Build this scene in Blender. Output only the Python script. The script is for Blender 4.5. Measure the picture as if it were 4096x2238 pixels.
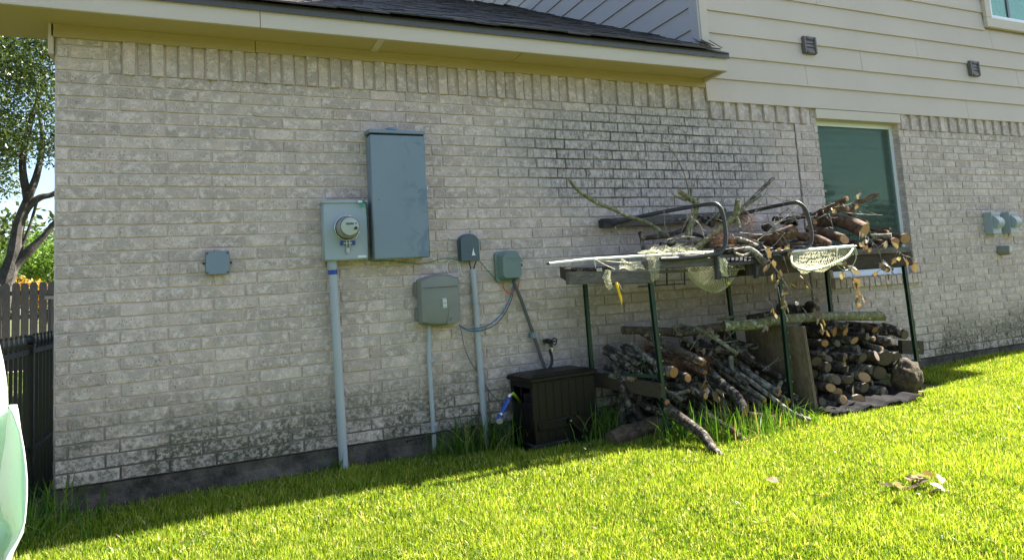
import bpy, bmesh, math, random
import numpy as np
from mathutils import Vector, Matrix, noise as mnoise
random.seed(7); rng = np.random.default_rng(7)
for o in list(bpy.data.objects): bpy.data.objects.remove(o)
scene = bpy.context.scene
COL = scene.collection
rad = math.radians

# ------------------------------------------------------------------ camera
CAM = np.array([.794, -4.545, .952]); FPX = 2712.0; PW, PH = 4096.0, 2238.0; PPV = -246.0
_ya, _pi, _ro = rad(24.28), rad(5.69), rad(-3.57)
_f = np.array([math.sin(_ya)*math.cos(_pi), math.cos(_ya)*math.cos(_pi), math.sin(_pi)])
_r = np.array([math.cos(_ya), -math.sin(_ya), 0.0]); _u = np.cross(_r, _f)
CR = math.cos(_ro)*_r + math.sin(_ro)*_u; CU = -math.sin(_ro)*_r + math.cos(_ro)*_u; CF = _f
cam = bpy.data.cameras.new('camera'); camo = bpy.data.objects.new('camera', cam); COL.objects.link(camo)
cam.sensor_width = 36; cam.lens = 36*FPX/PW; cam.shift_y = PPV/PW; cam.clip_start = .05; cam.clip_end = 2000
M = Matrix.Identity(4)
for i in range(3):
    M[i][0] = CR[i]; M[i][1] = CU[i]; M[i][2] = -CF[i]; M[i][3] = CAM[i]
camo.matrix_world = M
scene.camera = camo

# ------------------------------------------------------------------ world, sun, exposure
SUN_DIR = Vector((1.0, 0.046, 1.02)).normalized()          # towards the sun: high on the right, just behind the wall's plane
w = bpy.data.worlds.new('World'); scene.world = w; w.use_nodes = True
nt = w.node_tree; bg = nt.nodes['Background']
sky = nt.nodes.new('ShaderNodeTexSky'); sky.sky_type = 'NISHITA'; sky.sun_disc = False
sky.sun_elevation = math.asin(SUN_DIR.z); sky.sun_rotation = math.atan2(SUN_DIR.x, SUN_DIR.y)
sky.air_density = 1.0; sky.dust_density = 1.2; sky.ozone_density = 1.0
nt.links.new(sky.outputs[0], bg.inputs[0]); bg.inputs[1].default_value = 0.06
sun = bpy.data.lights.new('sun', 'SUN'); sun.energy = 5.0; sun.angle = rad(.53); sun.color = (1.0, .95, .86)
suno = bpy.data.objects.new('sun', sun); COL.objects.link(suno)
suno.rotation_euler = SUN_DIR.to_track_quat('Z', 'Y').to_euler(); suno.location = (4, 0, 12)
vs = scene.view_settings; vs.view_transform = 'Standard'; vs.look = 'None'; vs.gamma = 1; vs.use_curve_mapping = False
vs.exposure = 2.42
scene.cycles.max_bounces = 8; scene.cycles.diffuse_bounces = 5; scene.cycles.transparent_max_bounces = 12
scene.cycles.use_denoising = True

# ------------------------------------------------------------------ helpers
def _ray(px, py): return CF + CR*(px-PW/2)/FPX + CU*((PH/2+PPV)-py)/FPX
def P(px, py, y):      # the point of the upright plane y = const that the photograph shows at px, py
    d = _ray(px, py); return Vector(CAM + d*((y-CAM[1])/d[1]))
def PZ(px, py, z):
    d = _ray(px, py); return Vector(CAM + d*((z-CAM[2])/d[2]))
def depth(p): return float((np.array(p)-CAM) @ CF)
def pix(p):
    d = np.array(p, float)-CAM; z = d @ CF
    return PW/2+FPX*(d@CR)/z, PH/2+PPV-FPX*(d@CU)/z
def tag(o, label=None, cat=None, group=None, kind=None):
    if label: o['label'] = label
    if cat: o['category'] = cat
    if group: o['group'] = group
    if kind: o['kind'] = kind
    return o
def empty(name, loc, label=None, cat=None, group=None, kind=None):
    o = bpy.data.objects.new(name, None); COL.objects.link(o); o.location = loc; o.empty_display_size = .1
    return tag(o, label, cat, group, kind)
def attach(o, parent):
    if parent is not None:
        o.parent = parent
        o.matrix_parent_inverse = world(parent).inverted()
def world(o):
    m = Matrix.LocRotScale(o.location, o.rotation_euler.to_quaternion(), o.scale)
    if o.parent: m = world(o.parent) @ o.matrix_parent_inverse @ m
    return m
class MB:
    def __init__(s): s.v = []; s.f = []; s.m = []; s.att = {}
    def add(s, vs, fs, mi=0):
        b = len(s.v); s.v += [tuple(p) for p in vs]; s.f += [tuple(b+i for i in f) for f in fs]; s.m += [mi]*len(fs)
    def box(s, lo, hi, mi=0, X=None):
        (a, b, c), (d, e, f) = lo, hi
        vs = [(a,b,c),(d,b,c),(d,e,c),(a,e,c),(a,b,f),(d,b,f),(d,e,f),(a,e,f)]
        if X is not None: vs = [X @ Vector(p) for p in vs]
        s.add(vs, [(0,3,2,1),(4,5,6,7),(0,1,5,4),(1,2,6,5),(2,3,7,6),(3,0,4,7)], mi)
    def beam(s, p, q, wd, ht, up=(0,0,1), mi=0):       # a bar from p to q, wd wide and ht high
        p, q = Vector(p), Vector(q); d = (q-p).normalized(); u = Vector(up); u = (u-d*u.dot(d)).normalized(); r = d.cross(u)
        vs = []
        for c in (p, q):
            for a, b in ((-1,-1),(1,-1),(1,1),(-1,1)): vs.append(c+r*a*wd/2+u*b*ht/2)
        s.add(vs, [(0,1,2,3),(7,6,5,4),(0,4,5,1),(1,5,6,2),(2,6,7,3),(3,7,4,0)], mi)
    def tube(s, pts, rs, n=8, cap=True, mi=0, jit=None, squash=1.0):
        pts = [Vector(p) for p in pts]; k = len(pts)
        if not hasattr(rs, '__len__'): rs = [rs]*k
        t0 = (pts[1]-pts[0]).normalized()
        ref = Vector((0,0,1)) if abs(t0.z) < .9 else Vector((1,0,0))
        u = (ref-t0*ref.dot(t0)).normalized(); vs = []
        for i, p in enumerate(pts):
            t = (pts[min(i+1,k-1)]-pts[max(i-1,0)]).normalized()
            u = (u-t*u.dot(t)).normalized(); r = t.cross(u)
            for j in range(n):
                a = 2*math.pi*j/n; q = u*math.cos(a)*squash+r*math.sin(a); rr = rs[i]
                if jit: rr *= 1+jit(p, j, i)
                vs.append(p+q*rr)
        fs = []
        for i in range(k-1):
            for j in range(n):
                a, b = i*n+j, i*n+(j+1)%n; fs.append((a, b, b+n, a+n))
        if cap: fs += [tuple(range(n-1, -1, -1)), tuple((k-1)*n+j for j in range(n))]
        s.add(vs, fs, mi); return vs
    def build(s, name, mat, parent=None, smooth=False, bevel=0.0, **tg):
        me = bpy.data.meshes.new(name); me.from_pydata([tuple(v) for v in s.v], [], s.f)
        for mm in (mat if isinstance(mat, (list, tuple)) else [mat]): me.materials.append(mm)
        if any(s.m): me.polygons.foreach_set('material_index', s.m)
        if smooth is True: me.polygons.foreach_set('use_smooth', [True]*len(s.f))
        me.update()
        if smooth == 'auto':
            me.polygons.foreach_set('use_smooth', [True]*len(s.f)); me.set_sharp_from_angle(angle=rad(38))
        o = bpy.data.objects.new(name, me); COL.objects.link(o)
        if bevel:
            bm = bmesh.new(); bm.from_mesh(me)
            bmesh.ops.bevel(bm, geom=[e for e in bm.edges if len(e.link_faces) == 2 and e.calc_face_angle(0) > .6], offset=bevel, segments=2, affect='EDGES', clamp_overlap=True)
            bm.to_mesh(me); bm.free()
        attach(o, parent); tag(o, **tg); return o
def one(name, mat, fn, parent=None, **kw):
    m = MB(); fn(m); return m.build(name, mat, parent, **kw)
def linked(name, me, parent=None, loc=(0,0,0), rot=(0,0,0), scale=(1,1,1)):
    o = bpy.data.objects.new(name, me); COL.objects.link(o); o.location = loc; o.rotation_euler = rot; o.scale = scale
    attach(o, parent); return o
def bez(p, n=12):      # Catmull-Rom through points
    p = [Vector(q) for q in p]; q = [p[0]*2-p[1]]+p+[p[-1]*2-p[-2]]; out = []
    for i in range(1, len(q)-2):
        for k in range(n):
            t = k/n; a, b, c, d = q[i-1], q[i], q[i+1], q[i+2]
            out.append(.5*((2*b)+(c-a)*t+(2*a-5*b+4*c-d)*t*t+(3*b-a-3*c+d)*t**3))
    return out+[p[-1]]
def ground_z(x, y):
    t = min(1, max(0, (x-4.6)/4.6)); t = t*t*(3-2*t)
    return -.15+.075*t + .012*mnoise.noise(Vector((x*.7, y*.7, 3)))

# ------------------------------------------------------------------ node helper and materials
class NT:
    def __init__(s, name):
        s.m = bpy.data.materials.new(name); s.m.use_nodes = True; s.t = s.m.node_tree
        s.b = s.t.nodes['Principled BSDF']; s.out = s.t.nodes['Material Output']
    def n(s, typ, props=None, **inp):
        nd = s.t.nodes.new('ShaderNode'+typ)
        for k, v in (props or {}).items(): setattr(nd, k, v)
        for k, v in inp.items():
            k = k.replace('_', ' ')
            if k[0] == 'i' and k[1:].isdigit(): sk = nd.inputs[int(k[1:])]
            else: sk = nd.inputs[k]
            s.set(sk, v)
        return nd
    def set(s, sk, v):
        if isinstance(v, bpy.types.NodeSocket): s.t.links.new(v, sk)
        elif isinstance(v, bpy.types.Node): s.t.links.new(v.outputs[0], sk)
        else:
            if sk.type == 'RGBA' and len(v) == 3: v = (*v, 1)
            sk.default_value = v
    def bs(s, **k):
        for a, v in k.items(): s.set(s.b.inputs[a.replace('_', ' ')], v)
        return s
    def pos(s): return s.n('NewGeometry').outputs['Position']
    def obj(s): return s.n('TexCoord').outputs['Object']
    def map(s, v, scale=(1,1,1), loc=(0,0,0), rot=(0,0,0)): return s.n('Mapping', i0=v, Scale=scale, Location=loc, Rotation=rot).outputs[0]
    def noise(s, v, sc, det=4, ro=.55, dist=0): return s.n('TexNoise', Vector=v, Scale=sc, Detail=det, Roughness=ro, Distortion=dist).outputs[0]
    def ramp(s, f, *st):
        nd = s.n('ValToRGB', Fac=f); cr = nd.color_ramp
        while len(cr.elements) < len(st): cr.elements.new(.5)
        for e, (p, c) in zip(cr.elements, st):
            e.position = p; e.color = (c, c, c, 1) if not hasattr(c, '__len__') else (*c, 1)
        return nd.outputs[0]
    def mix(s, f, a, b, mode='MIX'):
        nd = s.n('Mix', dict(data_type='RGBA', blend_type=mode)); s.set(nd.inputs[0], f); s.set(nd.inputs[6], a); s.set(nd.inputs[7], b); return nd.outputs[2]
    def math(s, op, a, b=0.0, c=0.0, clamp=False):
        nd = s.n('Math', dict(operation=op, use_clamp=clamp)); s.set(nd.inputs[0], a); s.set(nd.inputs[1], b)
        if op in ('MULTIPLY_ADD', 'SMOOTH_MIN', 'COMPARE'): s.set(nd.inputs[2], c)
        return nd.outputs[0]
    def rng(s, v, a, b, c=0.0, d=1.0, smooth=True):
        nd = s.n('MapRange', dict(interpolation_type='SMOOTHSTEP' if smooth else 'LINEAR')); s.set(nd.inputs[0], v)
        for i, x in enumerate((a, b, c, d)): nd.inputs[i+1].default_value = x
        return nd.outputs[0]
    def bump(s, h, st=.3, d=.01): s.set(s.b.inputs['Normal'], s.n('Bump', Strength=st, Distance=d, Height=h)); return s
    def xyz(s, v): return s.n('SeparateXYZ', i0=v).outputs
def plain(name, col, rough=.5, metal=0.0, nz=.12, sc=12, bump=.1, bs=60, spec=.5):
    t = NT(name); v = t.pos()
    t.bs(Base_Color=t.mix(t.noise(v, sc), [c*(1-nz) for c in col], [min(1, c*(1+nz)) for c in col]), Roughness=t.rng(t.noise(v, sc*2), .3, .7, rough*.85, min(1, rough*1.15)), Metallic=metal)
    t.b.inputs['Specular IOR Level'].default_value = spec
    if bump: t.bump(t.noise(v, bs), bump, .004)
    return t.m

def wall_masks(t, v):
    """wall tone: soot streaks above the rack, darker behind it, algae at the foot"""
    X, Y, Z = t.xyz(v)
    n = t.noise(v, 1.6, 5, .6); nn = t.math('MULTIPLY_ADD', n, .9, -.45)
    dx = t.math('DIVIDE', t.math('SUBTRACT', X, 4.15), 1.35); dz = t.math('DIVIDE', t.math('SUBTRACT', Z, 1.93), .50)
    d = t.math('ADD', t.math('ADD', t.math('MULTIPLY', dx, dx), t.math('MULTIPLY', dz, dz)), nn)
    soot = t.rng(d, .25, 1.6, 1, 0)
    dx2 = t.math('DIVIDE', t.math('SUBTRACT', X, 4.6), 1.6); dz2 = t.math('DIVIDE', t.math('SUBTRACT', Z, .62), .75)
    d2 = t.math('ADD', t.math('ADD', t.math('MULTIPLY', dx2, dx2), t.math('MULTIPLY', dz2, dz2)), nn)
    low = t.rng(d2, .3, 1.4, .75, 0)  # darkens bricks and joints behind the lower rack
    foot = t.rng(t.math('MULTIPLY_ADD', nn, .35, Z), .03, .55, 1, 0)
    return soot, low, foot, X, Z

def brick_mat(name, mortar=False):
    t = NT(name); v = t.pos()
    soot, low, foot, X, Z = wall_masks(t, v)
    if mortar:
        col = t.mix(t.noise(v, 30), (.58,.475,.42), (.76,.635,.57))
        darkening = t.math('MAXIMUM', t.math('MAXIMUM', t.math('MULTIPLY', soot, .93), t.math('MULTIPLY', low, .75)), t.math('MULTIPLY', foot, .85))
        darkening = t.math('MULTIPLY', darkening, t.rng(t.noise(v, 3.5), .25, .6, .55, 1))
        col = t.mix(darkening, col, (.045,.041,.037))
        t.bs(Base_Color=col, Roughness=.95); t.bump(t.noise(v, 220, 3), .5, .003)
        return t.m
    rnd = t.math('FRACT', t.math('ADD', t.n('ObjectInfo').outputs['Random'], t.n('Attribute', dict(attribute_name='tone')).outputs['Fac']))
    off = t.n('CombineXYZ', X=t.math('MULTIPLY', rnd, 37), Y=t.math('MULTIPLY', rnd, 11), Z=t.math('MULTIPLY', rnd, 23)).outputs[0]
    vv = t.n('VectorMath', dict(operation='ADD'), i0=v, i1=off).outputs[0]
    base = t.mix(rnd, (.46,.357,.305), (.63,.50,.435))
    base = t.mix(t.rng(t.noise(vv, 9, 3), .35, .65), base, t.mix(.5, base, (.33,.29,.255)))
    sm = t.noise(t.map(vv, (1, 1, 1.1)), 22, 6, .72, .3)
    base = t.mix(t.rng(sm, .47, .64, 0, .65), base, (.79,.67,.61))
    sp = t.noise(t.map(vv, (1, 1, .7)), 150, 2, .5)
    base = t.mix(t.rng(sp, .60, .70, 0, .8), base, (.11,.09,.075))
    st = t.noise(t.map(vv, (1, 1, .22)), 75, 3, .65)
    stk = t.rng(st, .47, .62)
    base = t.mix(t.math('MULTIPLY', soot, .35), base, (.58,.56,.55)); base = t.mix(t.math('MULTIPLY', t.math('MULTIPLY', soot, .60), t.rng(t.math('MULTIPLY_ADD', soot, .05, st), .53, .68)), base, (.07,.064,.058))
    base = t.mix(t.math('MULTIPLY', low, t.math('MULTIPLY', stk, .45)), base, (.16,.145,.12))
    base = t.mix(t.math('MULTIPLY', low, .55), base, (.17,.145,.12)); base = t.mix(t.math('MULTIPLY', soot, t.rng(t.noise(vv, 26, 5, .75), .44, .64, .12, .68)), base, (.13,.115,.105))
    al = t.math('MULTIPLY', foot, t.rng(t.noise(v, 1.5, 4, .62), .42, .56)); blot = t.noise(vv, 38, 5, .75)
    base = t.mix(t.math('MULTIPLY', al, t.rng(blot, .40, .56, .25, .95)), base, (.040,.046,.012))
    base = t.mix(t.math('MULTIPLY', foot, t.rng(blot, .46, .62, 0, .7)), base, (.09,.08,.065))
    t.bs(Base_Color=base, Roughness=.92)
    h = t.math('ADD', t.math('MULTIPLY', sm, .5), t.math('ADD', t.math('MULTIPLY', sp, -.6), t.noise(vv, 60, 3)))
    t.bump(h, .55, .004)
    return t.m
def board_mat(name, col, grain=1.0, darkening=.0):
    t = NT(name); v = t.pos()
    g = t.noise(t.map(v, (1.3, 3, 34)), 5.5, 4, .6, .8)
    c = t.mix(t.rng(t.noise(v, 1.1, 4), .3, .7), [x*.93 for x in col], col)
    c = t.mix(t.rng(t.noise(v, 4.5, 5, .65), .58, .74, 0, .25), c, [x*.72 for x in col])
    t.bs(Base_Color=c, Roughness=.7); t.bump(g, .35*grain, .004); return t.m
def wood_mat(name, a, b, sc=(1,1,1), rot=(0,0,0), rough=.9):
    t = NT(name); v = t.map(t.obj(), sc, rot=rot)
    g = t.noise(v, 9, 6, .7, 1.5)
    c = t.mix(t.rng(g, .35, .65), a, b)
    c = t.mix(t.rng(t.noise(v, 28, 4), .56, .68, 0, .6), c, [x*.45 for x in a])
    t.bs(Base_Color=c, Roughness=rough); t.bump(g, .7, .006); return t.m
def bark_mat(name, dark, mid, lichen, lic=.5, crack=.6, sc=1.0):
    t = NT(name); o = t.n('ObjectInfo').outputs['Random']
    v = t.n('VectorMath', dict(operation='ADD'), i0=t.pos(), i1=t.n('CombineXYZ', X=t.math('MULTIPLY', o, 31), Y=t.math('MULTIPLY', o, 17), Z=o).outputs[0]).outputs[0]
    n1 = t.noise(v, 28*sc, 5, .65, .5)
    c = t.mix(t.rng(n1, .35, .66), dark, mid)
    vo = t.n('TexVoronoi', dict(feature='DISTANCE_TO_EDGE'), Vector=t.n('VectorMath', dict(operation='ADD'), i0=v, i1=t.n('VectorMath', dict(operation='SCALE'), i0=t.n('TexNoise', Vector=v, Scale=20).outputs[1], Scale=.03).outputs[0]).outputs[0], Scale=55*sc).outputs[0]
    cr = t.rng(vo, .0, .10, 1, 0)
    c = t.mix(t.math('MULTIPLY', cr, crack), c, [x*.35 for x in dark])
    l = t.rng(t.noise(v, 24, 5, .7), .60-.22*lic, .66-.18*lic)
    l = t.math('MULTIPLY', l, t.rng(t.noise(v, 6, 2), .30, .62))
    c = t.mix(t.math('MULTIPLY', l, .9), c, lichen)
    t.bs(Base_Color=c, Roughness=.93)
    t.bump(t.math('ADD', t.math('MULTIPLY', cr, -.6*crack), t.math('ADD', n1, t.math('MULTIPLY', l, .3))), .9, .006)
    return t.m
def cut_mat(name, a, b, rim):
    t = NT(name); f = t.n('Attribute', dict(attribute_name='rad')).outputs['Fac']; v = t.pos()
    wv = t.math('ADD', t.math('MULTIPLY', f, 9), t.math('MULTIPLY', t.noise(v, 30), 1.3))
    rg = t.math('PINGPONG', wv, .5)
    c = t.mix(t.rng(rg, .1, .42), a, b)
    c = t.mix(t.rng(t.noise(v, 45, 4, .7), .5, .7, 0, .5), c, [x*.55 for x in a])
    c = t.mix(t.rng(f, .86, .95), c, rim)
    t.bs(Base_Color=c, Roughness=.85); t.bump(t.noise(v, 90), .4, .003); return t.m
def leafy_mat(name, a, b, trans=.45, rough=.5, attr=None, sc=3.0, tip=None):
    t = NT(name); v = t.pos()
    f = t.n('Attribute', dict(attribute_name=attr)).outputs['Fac'] if attr else t.noise(v, sc, 3)
    c = t.mix(f, a, b)
    if attr and tip:
        c = t.mix(t.rng(t.n('Attribute', dict(attribute_name='dry')).outputs['Fac'], .89, .96), c, tip)
    t.bs(Base_Color=c, Roughness=rough); t.b.inputs['Specular IOR Level'].default_value = .3
    tr = t.n('BsdfTranslucent', Color=t.mix(1.0, c, (1.25,1.2,.6), 'MULTIPLY'))
    mx = t.n('MixShader', i0=trans, i1=t.b.outputs[0], i2=tr.outputs[0]); t.t.links.new(mx.outputs[0], t.out.inputs[0])
    return t.m
M_ = {}
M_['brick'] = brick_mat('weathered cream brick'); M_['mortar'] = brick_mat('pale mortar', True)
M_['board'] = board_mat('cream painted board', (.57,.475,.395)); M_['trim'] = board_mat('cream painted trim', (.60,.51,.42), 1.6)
M_['board_shaded'] = board_mat('cream board with painted side shade', (.44,.395,.385))  # the same cream paint, darkened for the shade on the side-facing wall
M_['soffit'] = board_mat('soffit with painted lawn bounce', (.47,.365,.17), .2); M_['frieze'] = board_mat('cream frieze with painted eave shade', (.45,.345,.165), 1.8)  # eave shade and yellow lawn bounce are put into both colours
M_['drip'] = plain('dark brown grey drip edge', (.085,.078,.075), .45)
M_['shadow'] = plain('black hollow', (.01,.01,.01), .9)
M_['greenpost'] = plain('dark green enamel', (.010,.035,.022), .38, 0, .15, 8, .1)
M_['blackmetal'] = plain('black enamelled iron', (.012,.012,.013), .35, 0, .2)
M_['charcoal'] = plain('charcoal powder coated steel', (.035,.034,.036), .5, 0, .2, 9)
M_['panelgrey'] = plain('blue grey painted steel', (.185,.235,.285), .42, 0, .10, 3.5, .03, 25)
M_['metergrey'] = plain('pale grey green painted steel', (.32,.37,.395), .42, 0, .08, 3.5, .03, 25)
M_['conduit'] = plain('pale grey plastic pipe', (.38,.40,.43), .55, 0, .12, 5, .03)
M_['conduitdark'] = plain('dark grey plastic conduit', (.085,.09,.092), .55, 0, .12, 5, .03)
M_['telebox'] = plain('grey green moulded plastic', (.20,.205,.18), .6, 0, .14, 6, .12, 40)
M_['isolator'] = plain('sage green plastic', (.15,.205,.185), .5, 0, .16, 8, .1, 40)
M_['slate'] = plain('slate grey plastic', (.075,.10,.12), .5, 0, .12, 6, .05)
M_['steel'] = plain('bright steel', (.55,.55,.54), .28, 1.0, .1, 20, .05)
M_['rustbolt'] = plain('rusty bolt', (.08,.04,.02), .8)
M_['browplastic'] = plain('dark brown moulded resin', (.005,.0034,.0032), .45, 0, .25, 14, .12, 90, .3)
M_['ventbrown'] = plain('brown plastic vent', (.12,.10,.09), .5)
M_['whiteplastic'] = plain('white plastic', (.80,.80,.79), .35, 0, .04)
M_['pvc'] = plain('white vinyl frame', (.74,.76,.78), .35, 0, .05, 5, .02)
M_['yellow'] = plain('yellow plastic', (.85,.52,.01), .35, 0, .06)
M_['blue'] = plain('blue plastic', (.01,.05,.32), .4, 0, .1)
M_['bluecable'] = plain('blue cable', (.02,.12,.35), .45)
M_['tealcable'] = plain('teal cable', (.02,.09,.12), .45)
M_['orangecable'] = plain('orange cable', (.62,.09,.03), .45)
M_['greenwire'] = plain('green wire', (.01,.16,.07), .45)
M_['whitewire'] = plain('white wire', (.7,.68,.7), .45)
M_['blackrubber'] = plain('black rubber', (.012,.012,.013), .5)
M_['twine'] = plain('pale net twine', (.58,.56,.36), .85, 0, .25, 60, 0)
M_['netwhite'] = plain('white net pole', (.78,.78,.80), .35, 0, .05)
M_['soil'] = plain('dark soil', (.055,.042,.028), .95, 0, .4, 9, .8, 30)
t = NT('rough concrete foundation'); v = t.pos()
t.bs(Base_Color=t.mix(t.rng(t.noise(v, 5, 6, .7), .35, .7), (.030,.024,.018), (.15,.122,.095)), Roughness=.95); t.bump(t.noise(v, 24, 7, .7), .9, .02); M_['concrete'] = t.m
t = NT('weathered asphalt shingle'); v = t.pos(); o = t.n('ObjectInfo').outputs['Random']; o2 = t.n('Attribute', dict(attribute_name='tone')).outputs['Fac']; fr = t.math('FRACT', t.math('ADD', o, o2))
c = t.mix(fr, (.016,.014,.014), (.085,.072,.070)); c = t.mix(t.rng(t.noise(v, 260, 2), .5, .62, 0, .5), c, (.13,.115,.105))
t.bs(Base_Color=c, Roughness=.75); t.bump(t.noise(v, 200, 2), .5, .003); M_['shingle'] = t.m
t = NT('weathered grey timber'); M_['plank'] = wood_mat('weathered grey plank', (.07,.06,.05), (.16,.14,.118), (1.2, 9, 9))
M_['plankdark'] = wood_mat('dark brown plank', (.03,.021,.013), (.07,.05,.03), (1.2, 9, 9))
M_['plankvert'] = wood_mat('grey fence picket', (.06,.053,.047), (.12,.108,.098), (9, 9, 1.2))
M_['plywood'] = wood_mat('weathered plywood sheet', (.12,.085,.05), (.22,.165,.105), (5, 5, 1))
M_['bark_oak'] = bark_mat('flaking oak bark', (.019,.013,.009), (.07,.05,.035), (.26,.235,.185), .42, .8)
M_['bark_grey'] = bark_mat('grey lichened bark', (.034,.024,.016), (.105,.078,.054), (.23,.215,.16), .4, .35)
M_['bark_brown'] = bark_mat('smooth brown bark', (.065,.034,.02), (.20,.12,.072), (.28,.22,.16), .1, .15, .8)
M_['bark_green'] = bark_mat('mossy olive bark', (.10,.095,.04), (.24,.225,.11), (.45,.45,.33), .25, .12)
M_['bark_pale'] = bark_mat('pale lichened bark', (.055,.041,.028), (.17,.138,.10), (.37,.345,.27), .55, .2)
M_['bark_rot'] = bark_mat('rotten brown wood', (.035,.021,.012), (.12,.078,.045), (.09,.095,.03), .4, .5, .5)
M_['bark_far'] = bark_mat('dark furrowed trunk bark', (.035,.03,.025), (.085,.075,.062), (.14,.13,.11), .2, .3, .18)
M_['cut_fresh'] = cut_mat('fresh sawn wood', (.36,.20,.09), (.50,.31,.145), (.14,.07,.035))
M_['cut_old'] = cut_mat('weathered sawn wood', (.085,.058,.036), (.15,.108,.068), (.04,.03,.02))
M_['cut_orange'] = cut_mat('orange sawn wood', (.26,.115,.035), (.40,.20,.065), (.06,.035,.02))
M_['twig'] = bark_mat('grey twig bark', (.12,.10,.08), (.30,.27,.21), (.45,.45,.38), .5, .1)
M_['dryleaf'] = leafy_mat('dry tan leaf', (.26,.18,.11), (.17,.12,.08), .22, .45, None, 9)
M_['dryleaf_grey'] = leafy_mat('dry silvery leaf', (.42,.37,.30), (.28,.22,.16), .25, .4, None, 9)
M_['straw'] = leafy_mat('red brown pine straw', (.10,.045,.025), (.22,.11,.055), .2, .6, None, 15)
M_['grass'] = leafy_mat('lawn grass blade', (.035,.105,.006), (.37,.46,.045), .5, .38, 'tone', tip=(.70,.60,.25))
M_['weed'] = leafy_mat('tall weed blade', (.04,.12,.012), (.13,.24,.03), .45, .4, 'tone', tip=(.38,.30,.14))
M_['treeleaf'] = leafy_mat('tree leaf', (.03,.055,.013), (.095,.13,.035), .35, .35, 'tone')
M_['shrubleaf'] = leafy_mat('bright shrub leaf', (.07,.16,.02), (.16,.25,.04), .45, .4, 'tone')
M_['yellowleaf'] = leafy_mat('yellow autumn leaf', (.38,.24,.03), (.5,.34,.08), .4, .5, 'tone')
# ================================================================== ground
def grid_axis(lo, hi, st, far):
    a = list(np.arange(lo, hi+1e-6, st)); k = st
    while a[0] > -far: k *= 1.5; a.insert(0, a[0]-k)
    k = st
    while a[-1] < far: k *= 1.5; a.append(a[-1]+k)
    return a
gx, gy = grid_axis(-3, 11, .25, 700), grid_axis(-6, 1, .25, 700)
m = MB(); m.v = [(x, y, ground_z(x, y)) for y in gy for x in gx]
nx = len(gx); m.f = [(j*nx+i, j*nx+i+1, (j+1)*nx+i+1, (j+1)*nx+i) for j in range(len(gy)-1) for i in range(nx-1)]
t = NT('lawn soil and thatch'); v = t.pos()
c = t.mix(t.rng(t.noise(v, 3, 5, .65), .35, .65), (.03,.045,.010), (.08,.10,.018))
c = t.mix(t.rng(t.noise(v, 40, 4, .7), .45, .7), c, (.06,.05,.02))
t.bs(Base_Color=c, Roughness=.95); t.bump(t.noise(v, 60, 4), .8, .02)
m.build('ground', t.m, kind='structure', smooth=True)

# ================================================================== house
house = empty('house', (0, 0, 0), 'cream brick house with low shingled roof and taller siding wing', 'house')
Lb, CH, JT, HX, OX = .251, .0762, .0108, .0665, .242
WX0, WX1, WZ0, WZ1 = 6.06, 7.20, .838, 2.345
XC = 5.775; XE = 12.6; XS = 4.775; DEP = 9.5
# core of the wall: mortar, behind the brick faces
m = MB(); FY = .0092
def slabs(x0, x1, z0, z1): m.box((x0, FY, z0), (x1, .11, z1))
slabs(0, WX0, 0, 2.62); slabs(WX1, XE, 0, 2.50); slabs(WX0, WX1, 0, WZ0-.075); slabs(WX0, WX1, WZ1+.09, 2.50)
wall = m.build('brick_wall', M_['mortar'], house)
def brick_verts(wd, ht, dp, r, bev=.0028, j=.0016):      # centred on x and z, face at y=0
    top = [(-wd/2+wd*k/3, ht/2) for k in range(4)]; bot = [(wd/2-wd*k/3, -ht/2) for k in range(4)]
    out = [(x+r.uniform(-j, j), z+r.uniform(-j, j)) for x, z in top+bot]
    cx = [(x*(1-bev*2/wd), z*(1-bev*2/ht)) for x, z in out]
    vs = [(x, 0, z) for x, z in cx]+[(x, bev, z) for x, z in out]+[(x, dp, z) for x, z in out]
    n = len(out); fs = [tuple(range(n-1, -1, -1))]
    for a in (0, n):
        for k in range(n): fs.append((a+k, a+(k+1)%n, a+n+(k+1)%n, a+n+k))
    return vs, fs
rb = random.Random(3)
def mesh_of(vs, fs, name, mat):
    me = bpy.data.meshes.new(name); me.from_pydata(vs, [], fs); me.materials.append(mat); me.update(); return me
STR = [mesh_of(*brick_verts(Lb-JT, CH-JT, .014, rb), 'brick', M_['brick']) for _ in range(12)]
recs = []     # centre x, centre z, width, height, y offset
for row in range(0, 34):
    z = row*CH+CH/2
    js = [0, HX] if row % 2 == 0 else [0, OX]
    while js[-1] < XE: js.append(js[-1]+Lb)
    js = [j + (rb.uniform(-.003, .003) if k else 0) for k, j in enumerate(js)]
    segs = []
    for a, b in zip(js[:-1], js[1:]):
        if a < XC < b:
            for s_ in ((a, XC-.004), (XC+.004, b)): segs.append(s_)
        else: segs.append((a, b))
    for a, b in segs:
        parts = [(a, b)]
        if row >= 11 and row <= 30:
            parts = []
            if a < WX0: parts.append((a, min(b, WX0+JT/2)))
            if b > WX1: parts.append((max(a, WX1-JT/2), b))
        for c, d in parts:
            if row >= 31:
                if c >= .26: continue
                d = min(d, .262)
            if row == 30:
                if c > XS: continue
                d = min(d, XS)
            if d-c < .03: continue
            dd = min(d, XE)
            recs.append(((c+dd)/2, z, dd-c-JT, CH-JT, rb.uniform(-.0025, .002)))
def shows(x, z, wd, ht):
    px, py = pix((x, 0, z)); a, b = pix((x+wd/2, 0, z)); c, d = pix((x-wd/2, 0, z)); e, f = pix((x, 0, z+ht))
    if not (-30 < px < PW+30 and -10 < py < PH): return 0
    return abs(a-c)*abs(f-py)
recs.sort(key=lambda q: -shows(*q[:4]))
J = MB(); tones = []
def joined(vs, fs, tone):
    J.add(vs, fs); tones.extend([tone]*len(vs))
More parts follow.
